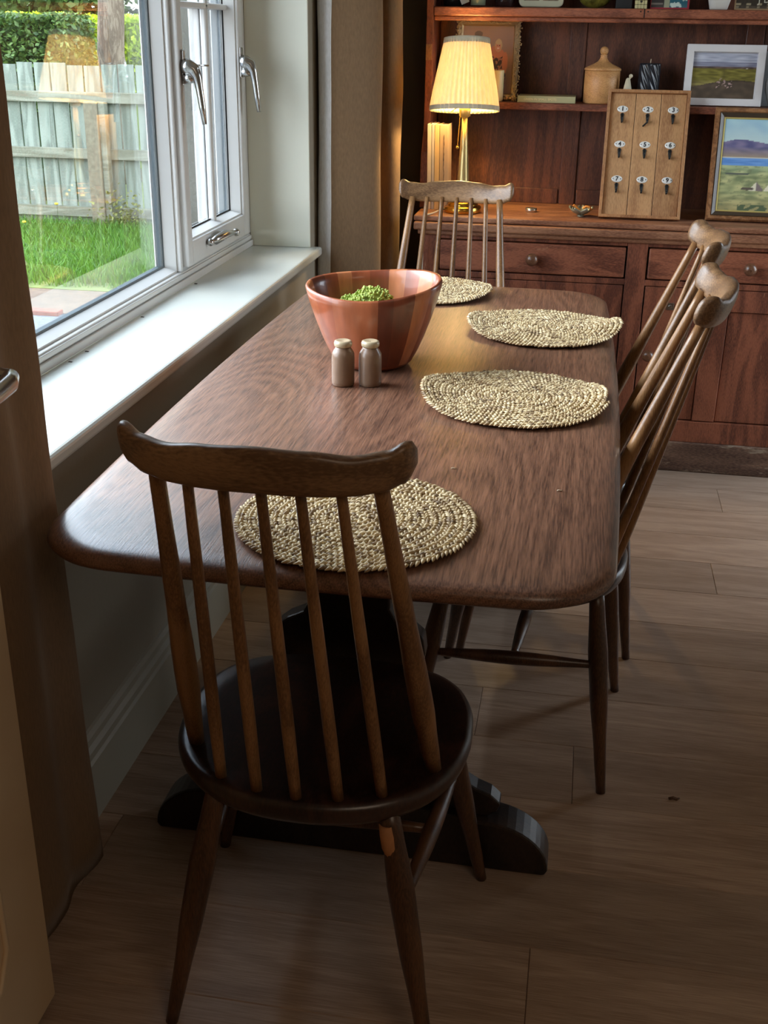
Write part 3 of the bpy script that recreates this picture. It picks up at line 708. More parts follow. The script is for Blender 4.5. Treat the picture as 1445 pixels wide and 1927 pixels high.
# crumbs on the table and floor, dead flies on the sill
def crumb(name, loc, s, mat, label, cat, group=None):
    mb = MB(); rr = random.Random(int(loc[0]*1e4)); mb.tube([(-s, 0, s*.3), (-s*.2, s*.35, s*.35), (s*.5, s*.1, s*.3), (s, s*.5, s*.3)], [s*.25, s*.3, s*.3, s*.15], 8)
    o = mk(name, mb, mat); o.location = loc; return tag(o, label, cat, group)
M['shell'] = plain('pale_husk', (196, 176, 150), .6); M['fly'] = plain('dead_fly', (52, 40, 30), .6)
crumb('husk', (-.168, 1.655, .7203), .004, M['shell'], 'tiny pale husk on the table beyond the nearest placemat, right of it', 'crumb')
crumb('husk', (-.000, 1.595, .7203), .004, M['shell'], 'tiny pale husk on the table near its right edge', 'crumb')
crumb('wood_chip', (.265, 1.845, 0), .010, M['legs'], 'small brown wood chip lying alone on the floor planks', 'chip')
for i, (y_, lb) in enumerate(((2.03, 'dead fly on the white sill, closest to the near curtain'), (2.11, 'dead fly on the white sill, second from the near curtain'), (2.42, 'dead fly on the white sill, third from the near curtain'), (2.80, 'dead fly on the white sill, farthest from the near curtain'))):
    crumb('dead_fly', (-.978, y_, .7412), .004, M['fly'], lb, 'fly')

# ------------------------------------------------------------------ dresser
dz = thing('dresser', 'old red-brown pine dresser with drawers, cupboards and open plate rack', 'dresser', (.17, 3.87, 0))
DX0, DX1, DF, DB = -.515, .90, 3.675, 4.078
mk('plinth', MB().box(DX0+.0, DX1, DF-.008, DB, 0, .103), M['plinth'], dz, bevel=.004)
mb = MB()
mb.box(DX0, -.452, DF, DF+.03, .103, .752); mb.box(.150, .213, DF, DF+.03, .103, .752); mb.box(.845, DX1, DF, DF+.03, .103, .752)
for a0, a1 in ((-.452, .150), (.213, .845)):
    mb.box(a0, a1, DF+.001, DF+.029, .103, .176); mb.box(a0, a1, DF+.001, DF+.029, .618, .637); mb.box(a0, a1, DF+.001, DF+.029, .740, .752)
mb.box(DX0+.001, DX0+.02, DF+.03, DB, .103, .752); mb.box(DX1-.02, DX1-.001, DF+.03, DB, .103, .752); mb.box(DX0+.02, DX1-.02, DB-.012, DB, .103, .752); mb.box(DX0+.02, DX1-.02, DF+.03, DB-.012, .104, .12)
mk('carcass', mb, M['pinev'], dz, bevel=.002)
mk('worktop', MB().box(DX0-.02, DX1+.02, DF-.010, 4.078, .794, .812), M['pinetop'], dz, bevel=.005)
mk('worktop_moulding', MB().box(DX0-.018, DX1+.018, DF-.026, 4.07, .768, .7925).box(DX0-.006, DX1+.006, DF-.012, 4.07, .752, .768), M['pinetop'], dz, bevel=.005)
def knob(x, z, par, r=.020, y=DF):
    pr = [(r*.45, 0), (r*.42, .008), (r*.6, .012), (r*.95, .020), (r, .028), (r*.85, .037), (r*.45, .042), (.001, .043)]
    T = Matrix.Translation((x, y, z)) @ Matrix.Rotation(PI/2, 4, 'X')
    mb = MB(T); mb.lathe(pr, (0, 0, 0), 24); return mk('knob', mb, M['knob'], par)
for (a0, a1, kx) in ((-.450, .148, -.148), (.215, .843, .527)):
    d_ = mk('drawer', MB().box(a0+.003, a1-.003, DF-.004, DF+.30, .641, .736), M['pine'], dz, bevel=.004); knob(kx, .690, d_, y=DF-.004)
def door(a0, a1, bars, kx, kz):
    z0, z1 = .179, .616; mb = MB()
    xs = bars
    for b0, b1 in xs: mb.box(b0, b1, DF+.002, DF+.022, z0, z1)
    for i in range(len(xs)-1): mb.box(xs[i][1], xs[i+1][0], DF+.002, DF+.022, .547, z1)
    d_ = mk('door', mb, M['pinev'], dz, bevel=.002)
    for i in range(len(xs)-1): mk('door_panel', MB().box(xs[i][1]+.002, xs[i+1][0]-.002, DF+.010, DF+.020, z0, .545), M['pinev'], d_, bevel=.002)
    knob(kx, kz, d_, .019, DF+.002)
door(-.450, .148, [(-.449, -.37), (-.16, -.10), (.062, .147)], -.41, .40)
door(.215, .843, [(.217, .312), (.412, .483), (.765, .841)], .246, .397)
b = MB().tube([(.300, DF+.004, .557), (.300, DF-.010, .557)], .006, 10); b.box(.288, .312, DF-.001, DF+.003, .545, .568)
mk('catch', b, M['chrome'], dz, bevel=.001)
# rack
RF, RB = 3.885, 4.06
sd_prof = [(RB, .812), (3.835, .812), (3.828, .86), (3.832, .93), (3.842, .99), (3.862, 1.03), (3.878, 1.05), (RF, 1.075), (RF, 1.95), (RB, 1.95)]
mk('rack_side', MB().prism(sd_prof, -.545+.004, -.518, 'x'), M['pinev'], dz, bevel=.002)
mk('rack_side', MB().prism(sd_prof, .905, .928, 'x'), M['pinev'], dz, bevel=.002)
mk('side_patch', MB().box(-.5405, -.5205, RF-.003, RF+.004, 1.270, 1.318), M['oakframe'], dz, bevel=.001)
mb = MB(); mb.box(-.518, .905, RB-.006, RB+.014, .812, 1.95)
for x0_, x1_ in ((-.518, -.44), (-.088, -.030), (.468, .53), (.85, .905)):
    mb.box(x0_+.003, x1_-.003, RB-.014, RB-.004, .812, 1.95)
mb.box(-.437, -.091, RB-.013, RB-.004, .812, .862); mb.box(-.027, .465, RB-.013, RB-.004, .812, .862); mb.box(.533, .847, RB-.013, RB-.004, .812, .862)
mk('rack_back', mb, M['pineback'], dz, bevel=.002)
mk('shelf', MB().box(-.5175, .9045, RF-.002, RB-.015, 1.126, 1.148), M['pine'], dz, bevel=.003)
mk('shelf', MB().box(-.5175, .9045, RF-.006, RB-.015, 1.402, 1.429).box(-.5175, .9045, RF+.008, RF+.025, 1.388, 1.402), M['pine'], dz, bevel=.004)
mk('shelf', MB().box(-.5175, .9045, RF-.002, RB-.015, 1.70, 1.725), M['pine'], dz, bevel=.003)
mk('shelf_joint', MB().box(.1365, .1395, RF-.0075, RF-.0055, 1.403, 1.4285), M['iron'], dz)
for x_ in (.127, .149): mk('nail_head', MB(Matrix.Translation((x_, RF-.006, 1.421)) @ Matrix.Rotation(PI/2, 4, 'X')).lathe([(.0022, 0), (.0018, .001), (.0001, .0012)], (0, 0, 0), 10), M['iron'], dz)

# ------------------------------------------------------------------ pictures: colour computed point by point on a printed sheet
def clampc(c): return tuple(max(0, min(255, v)) for v in c)
def sheet(name, w, h, nx, ny, fn, par, y=0.0, x0=0, z0=0, mat=None):
    mb = MB(); vs = [(x0+w*i/nx, y, z0+h*j/ny) for j in range(ny+1) for i in range(nx+1)]
    fs = [(j*(nx+1)+i, j*(nx+1)+i+1, (j+1)*(nx+1)+i+1, (j+1)*(nx+1)+i) for j in range(ny) for i in range(nx)]
    mb.add(vs, fs); o = mk(name, mb, mat or M['print'], par, world=False, fix=False)
    a = o.data.color_attributes.new('Col', 'FLOAT_COLOR', 'POINT'); buf = []
    for j in range(ny+1):
        for i in range(nx+1): buf += list(lin(clampc(fn(i/nx, j/ny))))+[1]
    a.data.foreach_set('color', buf); return o
M['print'] = attr_mat('printed_picture', .35, coat=.3); M['paint'] = attr_mat('oil_painting', .5, bump=.3, bscale=120)
def nz_(x, y, s=1, o=0): return noise.noise(Vector((x*s, y*s, o)))
def mixc(a_, b_, t): t = max(0, min(1, t)); return tuple(p+(q-p)*t for p, q in zip(a_, b_))
def ell(u, v, cx, cy, rx, ry): return ((u-cx)/rx)**2+((v-cy)/ry)**2 < 1

# ornate photograph frame on the shelf
pf = thing('photo_frame', 'ornate beaded silver photo frame with a portrait of a couple, behind the lampshade', 'picture frame', (-.452, 3.965, 1.1500), (math.radians(-7), 0, 0))
fwid, fh = .205, .246
mb = MB().ring_frame(0, fwid, 0, fh, [(0, .0), (.004, -.006), (.016, -.006), (.020, -.001), (.020, .006), (0, .006)])
M['silver'] = plain('beaded_silver', (200, 178, 140), .3, .85); mk('frame', mb, M['silver'], pf, world=False)
mb = MB(); rr = random.Random(3)
def scal(s): return .004*abs(math.sin(s*PI/.026))
for side in range(4):
    Ls = fwid if side % 2 == 0 else fh; s = 0
    while s < Ls:
        for q in range(2):
            o_ = scal(s); ins = rr.uniform(-.003-o_, .014); r = rr.uniform(.0016, .0034)
            p = {0: (s, ins), 1: (fwid-ins, s), 2: (s, fh-ins), 3: (ins, s)}[side]; mb.ball((p[0], -.008, p[1]), r, 8, 6)
        s += .0036
mk('bead_border', mb, M['silver'], pf, world=False, fix=False)
def couple(u, v):
    c = mixc((150, 120, 104), (172, 142, 124), v+.2*nz_(u, v, 3))
    # man: dark suit left, woman: dark floral dress right
    if ell(u, v, .30, .28, .22, .42): c = (44, 40, 50)
    if ell(u, v, .30, .62, .035, .07): c = (214, 208, 206)
    if ell(u, v, .31, .825, .075, .085): c = (196, 118, 90)
    if ell(u, v, .31, .875, .078, .045): c = (112, 96, 84)
    if ell(u, v, .31, .80, .03, .012): c = (150, 70, 60)
    for ex in (.285, .337):
        if ell(u, v, ex, .835, .009, .009): c = (70, 44, 40)
    if ell(u, v, .70, .30, .17, .34): c = (52, 34, 42) if nz_(u, v, 24) < .12 else (168, 112, 96)
    if ell(u, v, .70, .60, .12, .07): c = (198, 128, 98)
    if ell(u, v, .66, .66, .10, .05): c = (198, 128, 98)
    if ell(u, v, .845, .47, .055, .15): c = (202, 130, 100)
    if ell(u, v, .75, .335, .13, .04): c = (206, 136, 104)
    if ell(u, v, .705, .715, .07, .095): c = (198, 172, 128)
    if ell(u, v, .70, .700, .052, .075): c = (214, 146, 116)
    if ell(u, v, .705, .760, .06, .035): c = (206, 182, 138)
    if ell(u, v, .70, .672, .026, .011): c = (236, 214, 200)
    for ex in (.68, .722):
        if ell(u, v, ex, .712, .008, .008): c = (76, 50, 44)
    return c
o = sheet('photograph', fwid-.036, fh-.036, 110, 130, couple, pf, .001, .018, .018); o['label'] = 'portrait print of a man in a suit and a woman in a dark floral dress'

# white framed landscape
wf = thing('picture_frame', 'white wood frame around a dark moorland landscape print, on the lower rack shelf', 'picture frame', (.285, 3.940, 1.1485), (math.radians(-9), 0, 0))
mk('frame', MB().ring_frame(0, .242, 0, .182, [(0, 0), (0, -.018), (.0215, -.018), (.0235, -.004), (.0235, .0), ]), plain('white_painted_wood', (214, 212, 212), .4, var=.02), wf, bevel=.001, world=False)
def moor(u, v):
    if v > .80: c = mixc((150, 156, 176), (196, 200, 212), .5+.9*nz_(u*1.2, v*7, 4))
    elif v > .70: c = mixc((110, 112, 134), (150, 154, 172), .5+nz_(u*1.5, v*9, 3, 2))
    elif v > .655+.03*(u-.3)*0: c = mixc((70, 58, 56), (110, 92, 84), .5+nz_(u, v, 14))
    elif v > .33+.13*math.sin(u*2.6-.3)*(1 if u > .2 else .8)*1.0-.05: c = mixc((92, 86, 36), (138, 132, 62), .5+nz_(u*2, v*6, 4)); c = mixc(c, (70, 64, 30), max(0, (.05-abs(u-.50))*9))
    else: c = mixc((30, 26, 22), (70, 58, 48), .4+nz_(u, v, 9))
    if abs(u-.52) < .13 and abs(v-.33-.05*math.sin(u*30)) < .07 and nz_(u, v, 26, 4) > .12: c = (158, 134, 134)
    if ell(u, v, .85, .67, .012, .008): c = (214, 206, 198)
    return c
o = sheet('landscape_print', .197, .137, 100, 72, moor, wf, -.0022, .0225, .0225)
mk('backing', MB().box(.004, .238, .0005, .004, .004, .178), M['black'], wf, world=False)

# oil painting of coast, leaning on the worktop
op = thing('painting', 'wood framed oil painting of a blue bay and cottages, right of the key rack', 'painting', (.386, 3.795, .8125), (math.radians(-14), 0, 0))
PW, PH = .46, .345
gold = plain('gilt_slip', (214, 196, 120), .35, .5)
f1 = wood('walnut_moulding', (112, 74, 46), (158, 112, 74), (2, 2, 2), .3, .4)
mk('frame', MB().ring_frame(0, PW, 0, PH, [(0, 0), (0, -.014), (.005, -.021), (.013, -.020), (.016, -.016), (.026, -.011), (.0335, -.006), (.0335, 0)]), f1, op, world=False)
mk('frame_channel', MB().ring_frame(.014, PW-.014, .014, PH-.014, [(0, -.012), (.003, -.0195), (.012, -.0135), (.014, -.0115), (.014, -.010)]), plain('dark_frame_channel', (66, 54, 42), .4), op, world=False)
mk('gilt_slip', MB().ring_frame(.0285, PW-.0285, .0285, PH-.0285, [(0, -.006), (.001, -.0105), (.0045, -.0095), (.0065, -.004)]), gold, op, world=False)
def bay(u, v):
    U = u*1.62  # visible part is the left portion
    hill = .745+.035*math.sin(U*7)+.10*max(0, (U-.35))
    if v > hill: 
        c = mixc((136, 176, 206), (170, 206, 214), .5+.9*nz_(u*3, v*4, 3)); c = mixc((186, 208, 208), c, (v-hill)*4)
    elif v > .585:
        c = mixc((84, 84, 124), (130, 120, 150), .5+1.2*nz_(u*4, v*8, 3, 3)); c = mixc((156, 138, 120), c, (v-.59)*9)
    elif v > .575: c = (212, 208, 190)
    elif v > .50-.02*u: c = mixc((84, 132, 196), (116, 160, 214), .5+nz_(u*2, v*14, 4))
    else:
        k = .5+1.1*nz_(u*5, v*13, 2, 7); c = mixc((120, 132, 92), (190, 188, 132), k); c = mixc(c, (160, 196, 168), max(0, (v-.38)*5)*.6)
        c = mixc(c, (170, 144, 96), max(0, .20-v)*3)
        if nz_(u*4, v*9, 5, 9) > .28: c = mixc(c, (108, 116, 84), .45)
        if ell(u, v, .13, .405, .10, .012): c = (86, 92, 84)
        if v < .07 and u > .16 and nz_(u*8, v*8, 3, 1) > -.1: c = (80, 94, 66)
    # cottages
    for cx, w in ((.29, .055), (.40, .05)):
        if abs(u-cx) < w and .225 < v < .235+.09*(1-abs(u-cx)/w): c = (222, 214, 186) if (u-cx) < 0 else (126, 112, 110)
    if abs(u-.385) < .006 and .25 < v < .40: c = (206, 220, 214)
    if ell(u, v, .22, .245, .05, .018): c = (92, 82, 72)
    return c
sheet('canvas', PW-.066, PH-.066, 130, 110, bay, op, -.0065, .033, .033, M['paint'])
mk('backing', MB().box(.005, PW-.005, .0005, .004, .005, PH-.005), M['black'], op, world=False)

# key rack with numbered hooks
kr = thing('key_rack', 'wooden key rack of three boards with nine numbered oval plates and black hooks', 'key rack', (.050, 3.757, .8125), (math.radians(-17.5), 0, 0))
KW, KH = .254, .396
mk('frame', MB().ring_frame(0, KW, 0, KH, [(0, 0), (0, -.024), (.0095, -.024), (.0095, 0)]), M['oakframe'], kr, bevel=.0012, world=False)
bw = (KW-.019)/3
for i in range(3): mk('board', MB().box(.0095+bw*i+.0008, .0095+bw*(i+1)-.0008, -.010, -.002, .0095, KH-.0095), M['oak'], kr, bevel=.0012, world=False)
mk('backing', MB().box(.002, KW-.002, -.002, 0.0, .002, KH-.002), M['black'], kr, world=False)
enamel = plain('white_enamel', (232, 232, 226), .2, coat=.5); ink = plain('black_ink', (24, 26, 30), .5)
for r_ in range(3):
    for c_ in range(3):
        x = .0095+bw*(c_+.5); z = KH-.058-.108*r_; mb = MB(); n = 28
        T = Matrix.Translation((x, -.010, z)) @ Matrix.Rotation(PI/2, 4, 'X')
        mb = MB(T); mb.lathe([(1, 0), (1, .0012), (.9, .0022), (.5, .0030), (.001, .0032)], (0, 0, 0), 28, lambda t, r, zz: (r*.0172*.0105/math.sqrt((.0105*math.cos(t))**2+(.0172*math.sin(t))**2), zz))
        pl = mk('number_plate', mb, enamel, kr, world=False)
        T2 = Matrix.Translation((x, -.0136, z-.0002)) @ Matrix.Rotation(PI/2, 4, 'X')
        mk('number', text_mb(str(r_*3+c_+1), .0185, T2, off=.0005), ink, pl, world=False)
        b = MB(); 
        for s_ in (-1, 1): mk('screw', MB().tube([(x+s_*.0118, -.0112, z), (x+s_*.0118, -.0138, z)], .0016, 8), M['iron'], pl, world=False)
        b = MB(); z2 = z-.022
        b.tube([(x, -.011, z2+.005), (x, -.0125, z2-.006), (x, -.014, z2-.014), (x, -.020, z2-.021), (x, -.026, z2-.021), (x, -.029, z2-.015)], [.0052, .0046, .0030, .0026, .0028, .0034], 10)
        b.ball((x, -.0125, z2+.004), .0060, 10, 8, (1, .5, 1)); b.ball((x, -.029, z2-.013), .0038)
        mk('hook', b, M['iron'], kr, world=False)
k_ = kr.children[-1]
b = MB(); x = .0095+bw*1.5; z2 = KH-.058-.022; b.tube([(x, -.024, z2-.020), (x-.012, -.014, z2-.030)], .0026, 8); mk('hook_key', b, M['iron'], kr, world=False)

# ------------------------------------------------------------------ things on the lower rack shelf
SZ = 1.1483
# candle behind the lampshade
cd = thing('pillar_candle', 'cream pillar candle standing in front of the ornate photo frame', 'candle', (-.310, 3.925, SZ))
mk('candle_body', MB().lathe([(.021, 0), (.0225, .002), (.0225, .092), (.0215, .095), (.012, .094), (.001, .093)], (0, 0, 0), 32), plain('cream_wax', (226, 206, 150), .45), cd, world=False)
mk('wick', MB().tube([(0, 0, .093), (.001, 0, .104)], .0012, 6), ink, cd, world=False)
tp = mk('taper_candle', MB().tube([(-.334, 3.925, SZ), (-.334, 3.925, SZ+.095), (-.334, 3.925, SZ+.116)], [.004, .004, .002], 10), plain('ivory_wax', (232, 214, 160), .45)); tag(tp, 'thin cream taper candle beside the pillar candle behind the lampshade', 'candle')
# book
bk = thing('book', 'slim sage green book lying flat on the lower rack shelf, spine facing out', 'book', (-.145, 3.945, SZ), (0, 0, 0))
sg = plain('sage_cover', (178, 176, 134), .5)
mk('cover', MB().box(-.093, .093, -.05, .075, 0, .0022).box(-.093, .093, -.05, .075, .0178, .020).box(-.093, .093, -.052, -.0495, 0, .020), sg, bk, bevel=.0006, world=False)
mk('pages', MB().box(-.091, .091, -.049, .073, .0023, .0177), plain('book_paper', (222, 214, 196), .8), bk, world=False)
T2 = Matrix.Translation((-.020, -.0521, .0100)) @ Matrix.Rotation(PI/2, 4, 'X')
mk('spine_lettering', text_mb('GREEN IN SMALL SPOTS', .0098, T2), plain('cream_ink', (236, 222, 168), .5), bk, world=False)
# lidded turned pot
pt = thing('lidded_pot', 'round turned wooden pot with domed lid and ball finial', 'pot', (.027, 3.950, SZ))
mk('body', MB().lathe([(.052, 0), (.0555, .004), (.0565, .06), (.0560, .098), (.053, .099), (.048, .098)], (0, 0, 0), 44, capt=True), M['pot'], pt, world=False)
ld = mk('lid', MB().lathe([(.040, .0985), (.0575, .0990), (.0590, .103), (.0565, .107), (.046, .112), (.030, .119), (.018, .126), (.0115, .135), (.0100, .143), (.012, .146), (.001, .146)], (0, 0, 0), 44), M['pot'], pt, world=False)
mk('finial', MB().ball((0, 0, .1575), .0132, 20, 14, (1, 1, 1.05)), M['pot'], ld, world=False)
# small cream figurine
fg = mk('angel_figurine', MB().lathe([(.0165, 0), (.017, .004), (.0145, .045), (.007, .077), (.0015, .080)], (.108, 3.915, SZ), 5).ball((.1165, 3.915, SZ+.0855), .0062, 12, 8).tube([(.1165, 3.915, SZ+.082), (.108, 3.915, SZ+.072)], .003, 8), plain('cream_ceramic', (206, 196, 168), .5))
tag(fg, 'small cream ceramic cone figurine behind the top left of the key rack', 'figurine')
# black twisted candle
bc = thing('twisted_candle', 'black spiral-fluted pillar candle on a dark saucer, beside the white framed print', 'candle', (.175, 3.955, SZ))
blk = plain('black_wax', (26, 30, 38), .35, coat=.3)
mk('saucer', MB().lathe([(.030, 0), (.046, .004), (.048, .008), (.044, .007), (.001, .005)], (0, 0, 0), 32), blk, bc, world=False)
def tw(t, r, z): return (r*(1+.05*math.cos(12*(t+z*16))), z)
mk('candle_body', MB().lathe([(.031, .0072)]+[(.0325, .010+.112*i/26) for i in range(27)]+[(.026, .124), (.001, .121)], (0, 0, 0), 120, tw), blk, bc, world=False)
mk('wick', MB().tube([(0, 0, .120), (.001, 0, .136)], .0013, 6), M['shell'], bc, world=False)
# crystal vase at right edge
gv = mk('crystal_vase', MB().lathe([(.026, 0), (.028, .004), (.034, .02), (.044, .05), (.046, .075), (.038, .10), (.028, .125), (.026, .15), (.033, .172), (.031, .172), (.024, .15), (.026, .124), (.036, .1), (.043, .075), (.041, .05), (.032, .022), (.001, .012)], (.582, 3.945, SZ), 40, lambda t, r, z: (r*(1+.03*math.cos(16*t)), z)), plain('cut_crystal', (196, 196, 192), .08, 0))
gp = gv.data.materials[0].node_tree.nodes['Principled BSDF']; gp.inputs['Transmission Weight'].default_value = .7; gp.inputs['IOR'].default_value = 1.5
tag(gv, 'cut crystal vase at the right edge of the lower rack shelf', 'vase')
pc = mk('postcard', MB(Matrix.Translation((.575, 4.02, SZ)) @ Matrix.Rotation(math.radians(-6), 4, 'X')).box(-.04, .05, 0, .002, .0, .165), plain('grey_card', (150, 152, 152), .7, var=.25, scale=18)); tag(pc, 'pale grey card propped behind the crystal vase', 'card')

# ------------------------------------------------------------------ things on the top rack shelf (only their lower parts show)
UZ = 1.4293
gj = thing('glass_jar', 'clear glass jar with a hanging paper tag on the upper rack shelf', 'jar', (-.382, 3.925, UZ))
mk('jar_body', MB().lathe([(.024, 0), (.027, .003), (.028, .08), (.024, .092), (.024, .10), (.022, .10), (.022, .09), (.0255, .079), (.0245, .006), (.001, .005)], (0, 0, 0), 36), M['clear'], gj, world=False)
mk('jar_wax', MB().lathe([(.0238, .0052), (.0238, .045), (.001, .045)], (0, 0, 0), 30), plain('jar_wax_sage', (176, 178, 150), .5), gj, world=False)
tg = mk('paper_tag', MB(Matrix.Translation((-.038, -.018, .010)) @ Matrix.Rotation(math.radians(-22), 4, 'Y')).box(-.013, .013, -.0005, .0005, 0, .05), plain('tag_paper', (206, 200, 186), .7), gj, world=False)
dj = mk('dark_bottle', MB().lathe([(.030, 0), (.033, .004), (.033, .09), (.012, .12), (.012, .15)], (-.300, 3.945, UZ), 32, capt=True), plain('dark_bottle_glass', (34, 20, 20), .12, coat=.5)); tag(dj, 'squat dark glass bottle beside the clear jar on the upper shelf', 'bottle')
dj2 = mk('dark_jug', MB().lathe([(.030, 0), (.034, .004), (.037, .04), (.030, .09), (.032, .11)], (-.462, 3.955, UZ), 32, capt=True), plain('dark_jug_glaze', (20, 26, 32), .2, coat=.5)); tag(dj2, 'dark blue-black jug in the left corner of the upper shelf', 'jug')
# cream rounded tray frame holding two prints
tr_ = thing('ceramic_plaque', 'cream ceramic double plaque with two pictured panels, propped on the upper shelf', 'plaque', (-.183, 3.925, UZ+.0022), (math.radians(-8), 0, 0))
o_ = []
for cx, cz, a0 in ((.052, .018, -90), (.052, .102, 0), (-.052, .102, 90), (-.052, .018, 180)):
    for k in range(7): t = math.radians(a0+15*k); o_.append((cx+.018*math.cos(t), cz+.018*math.sin(t)))
mk('plaque_body', MB().prism(o_, 0, .014, 'y'), plain('cream_crackle', (188, 186, 160), .35, coat=.3), tr_, bevel=.004, world=False)
for s_ in (-1, 1):
    mk('plaque_picture', MB().box(s_*.030-.024, s_*.030+.024, -.0015, .001, .018, .105), plain('faded_print', (126, 106, 84), .5, var=.5, scale=60), tr_, bevel=.003, world=False)
fl_ = mk('foil_ornament', MB().ball((-.015, 3.955, UZ+.034), .034, 24, 16, (1.5, .8, 1.0)), plain('green_gold_foil', (120, 116, 48), .3, .5, var=.7, scale=50)); tag(fl_, 'mottled green and gold ornament in the middle of the upper shelf', 'ornament')
dk = mk('dark_box', MB().box(.050, .100, 3.93, 3.99, UZ, UZ+.10), plain('near_black_card', (26, 26, 26), .6), bevel=.001); tag(dk, 'near-black box left of the knitted cream block on the upper shelf', 'box')
# cream block with carved squares
kb = thing('carved_block', 'cream carved block of small squares with a dark heart, on the upper shelf', 'ornament', (.127, 3.915, UZ))
mb = MB()
for i in range(4):
    for j in range(7): mb.box(-.0185+i*.0094, -.0185+i*.0094+.0085, -.004, .02, .0005+j*.0122, .0005+j*.0122+.0112)
mk('block', mb, plain('cream_resin', (196, 188, 138), .6), kb, bevel=.001, world=False)
mk('heart', MB().prism([(0, .0165), (.004, .0205), (.003, .0235), (0, .0220), (-.003, .0235), (-.004, .0205)], -.0055, -.0038, 'y'), ink, kb, world=False)
# colourful cards
def card(loc, w, h, fn, label, rim, name='greeting_card'):
    t = thing(name, label, 'card', (loc[0], loc[1], loc[2]+.0008), (math.radians(-6), 0, 0)); mk('card_stock', MB().box(0, w, 0, .003, 0, h), rim, t, world=False)
    sheet('card_picture', w-.008, h-.006, 60, 60, fn, t, -.0004, .002 if w < .13 else .004, .004); return t
def floral(u, v):
    c = (44, 42, 44)
    if u > .35: c = (150, 154, 128)
    if u > .50: c = (28, 92, 108) if nz_(u*3, v*3, 3) < .18 else (196, 214, 206)
    if u < .32 and abs((v*7) % 1-.5) < .12: c = (120, 112, 104)
    return c
card((.156, 3.93, UZ), .118, .15, floral, 'red edged card with teal and white floral pattern on the upper shelf', plain('crimson_card', (158, 40, 56), .5))
vz = mk('white_vase', MB().lathe([(.024, 0), (.027, .003), (.034, .03), (.040, .07), (.038, .12), (.028, .15), (.030, .165)], (.363, 3.93, UZ), 60, lambda t, r, z: (r*(1+.02*math.sin(9*t+z*60)), z), capt=True), plain('white_bisque', (206, 204, 196), .6)); tag(vz, 'white textured ceramic vase on the upper shelf', 'vase')
def board(u, v):
    c = mixc((34, 32, 28), (52, 46, 38), .5+nz_(u, v, 20))
    if v < .10 and (u*5.2) % 1 < .45 and v > .055: c = (150, 140, 112)
    if v < .035 and (u*5.2) % 1 < .3 and v > .015: c = (120, 112, 92)
    return c
bd = card((.410, 3.93, UZ), .17, .17, board, 'black chalk calendar board with pale lettering at the right of the upper shelf', plain('tan_board_edge', (150, 124, 90), .6), 'calendar_board')
T2 = Matrix.Translation((.100, -.0010, .0295)) @ Matrix.Rotation(PI/2, 4, 'X')
mk('board_lettering', text_mb('J B.N', .030, T2), plain('chalk', (186, 180, 164), .7), bd, world=False)

# ------------------------------------------------------------------ worktop things: books, lamp, tealight, leaf dish
WZ = .8123
def upbook(x, w, h, d, col, label, y=3.802):
    t = thing('book', label, 'book', (x, y, WZ), (0, math.radians(-1.2), 0), 'tall books standing left of the lamp')
    cv = plain('book_cloth', col, .6)
    mk('cover', MB().box(0, .0022, 0, d, 0, h).box(w-.0022, w, 0, d, 0, h).box(0, w, -.0018, .0008, 0, h), cv, t, bevel=.0006, world=False)
    mk('pages', MB().box(.0024, w-.0024, .001, d-.002, .002, h-.003), plain('page_block', (224, 206, 176), .8), t, world=False); return t
upbook(-.5110, .0125, .268, .11, (214, 196, 172), 'tall thin pale book standing at the left end of the worktop, leftmost of four')
upbook(-.4970, .0085, .268, .11, (196, 180, 166), 'tall thin grey-cream book standing between the pale one and the buff one')
upbook(-.4870, .0150, .267, .11, (214, 176, 118), 'tall buff yellow book standing next to the bark patterned one')
bt = upbook(-.4705, .0260, .266, .11, (184, 152, 116), 'tall tan book with a ragged dark streak down its spine, nearest to the lamp')
mb = MB(); zz = .02
pts_ = []
while zz < .24: pts_.append((.0135+.004*noise.noise(Vector((0, 0, zz*40))), -.0024, zz)); zz += .006
mb.tube(pts_, [.0006+.0016*abs(noise.noise(Vector((3, 0, p_[2]*60)))) for p_ in pts_], 6); mk('spine_streak', mb, plain('dark_streak', (58, 34, 20), .6), bt, world=False)

LX, LY = -.388, 3.762
lp = thing('table_lamp', 'lit brass table lamp with a pleated cream shade on the left of the dresser', 'lamp', (LX, LY, WZ), (0, math.radians(-1.0), 0))
br2 = plain('polished_brass', (206, 158, 70), .22, 1)
mk('base', MB().lathe([(.058, 0), (.060, .003), (.060, .018), (.057, .021), (.050, .022), (.050, .026), (.046, .034), (.040, .036), (.036, .038), (.037, .044), (.030, .050), (.020, .052), (.001, .053)], (0, 0, 0), 56), br2, lp, world=False)
mk('stem', MB().tube([(0, 0, .050), (0, 0, .06), (0, 0, .2), (0, 0, .295)], [.0215, .021, .013, .0085], 6), M['brass'], lp, world=False)
mk('socket', MB().lathe([(.008, .292), (.018, .298), (.0185, .330), (.015, .332), (.001, .333)], (0, 0, 0), 28), M['brass'], lp, world=False)
bulbm = plain('warm_bulb', (255, 220, 160), .4, emit=(255, 190, 100), estr=14)
mk('bulb', MB().ball((0, 0, .385), .028, 20, 14, (1, 1, 1.25)), M['clear'], lp, world=False)
mk('filament', MB().tube([(0, 0, .333), (0, 0, .352)], .004, 8), bulbm, lp, world=False)
npl = 46
TS = Matrix.Translation((0, 0, .42)) @ Matrix.Rotation(math.radians(-7.5), 4, 'X') @ Matrix.Translation((0, 0, -.42))
def pleat(t, r, z):
    return (r*(1+.022*math.cos(npl*t+.8*math.sin(5*t))+.006*math.cos(7*t+2)), z)
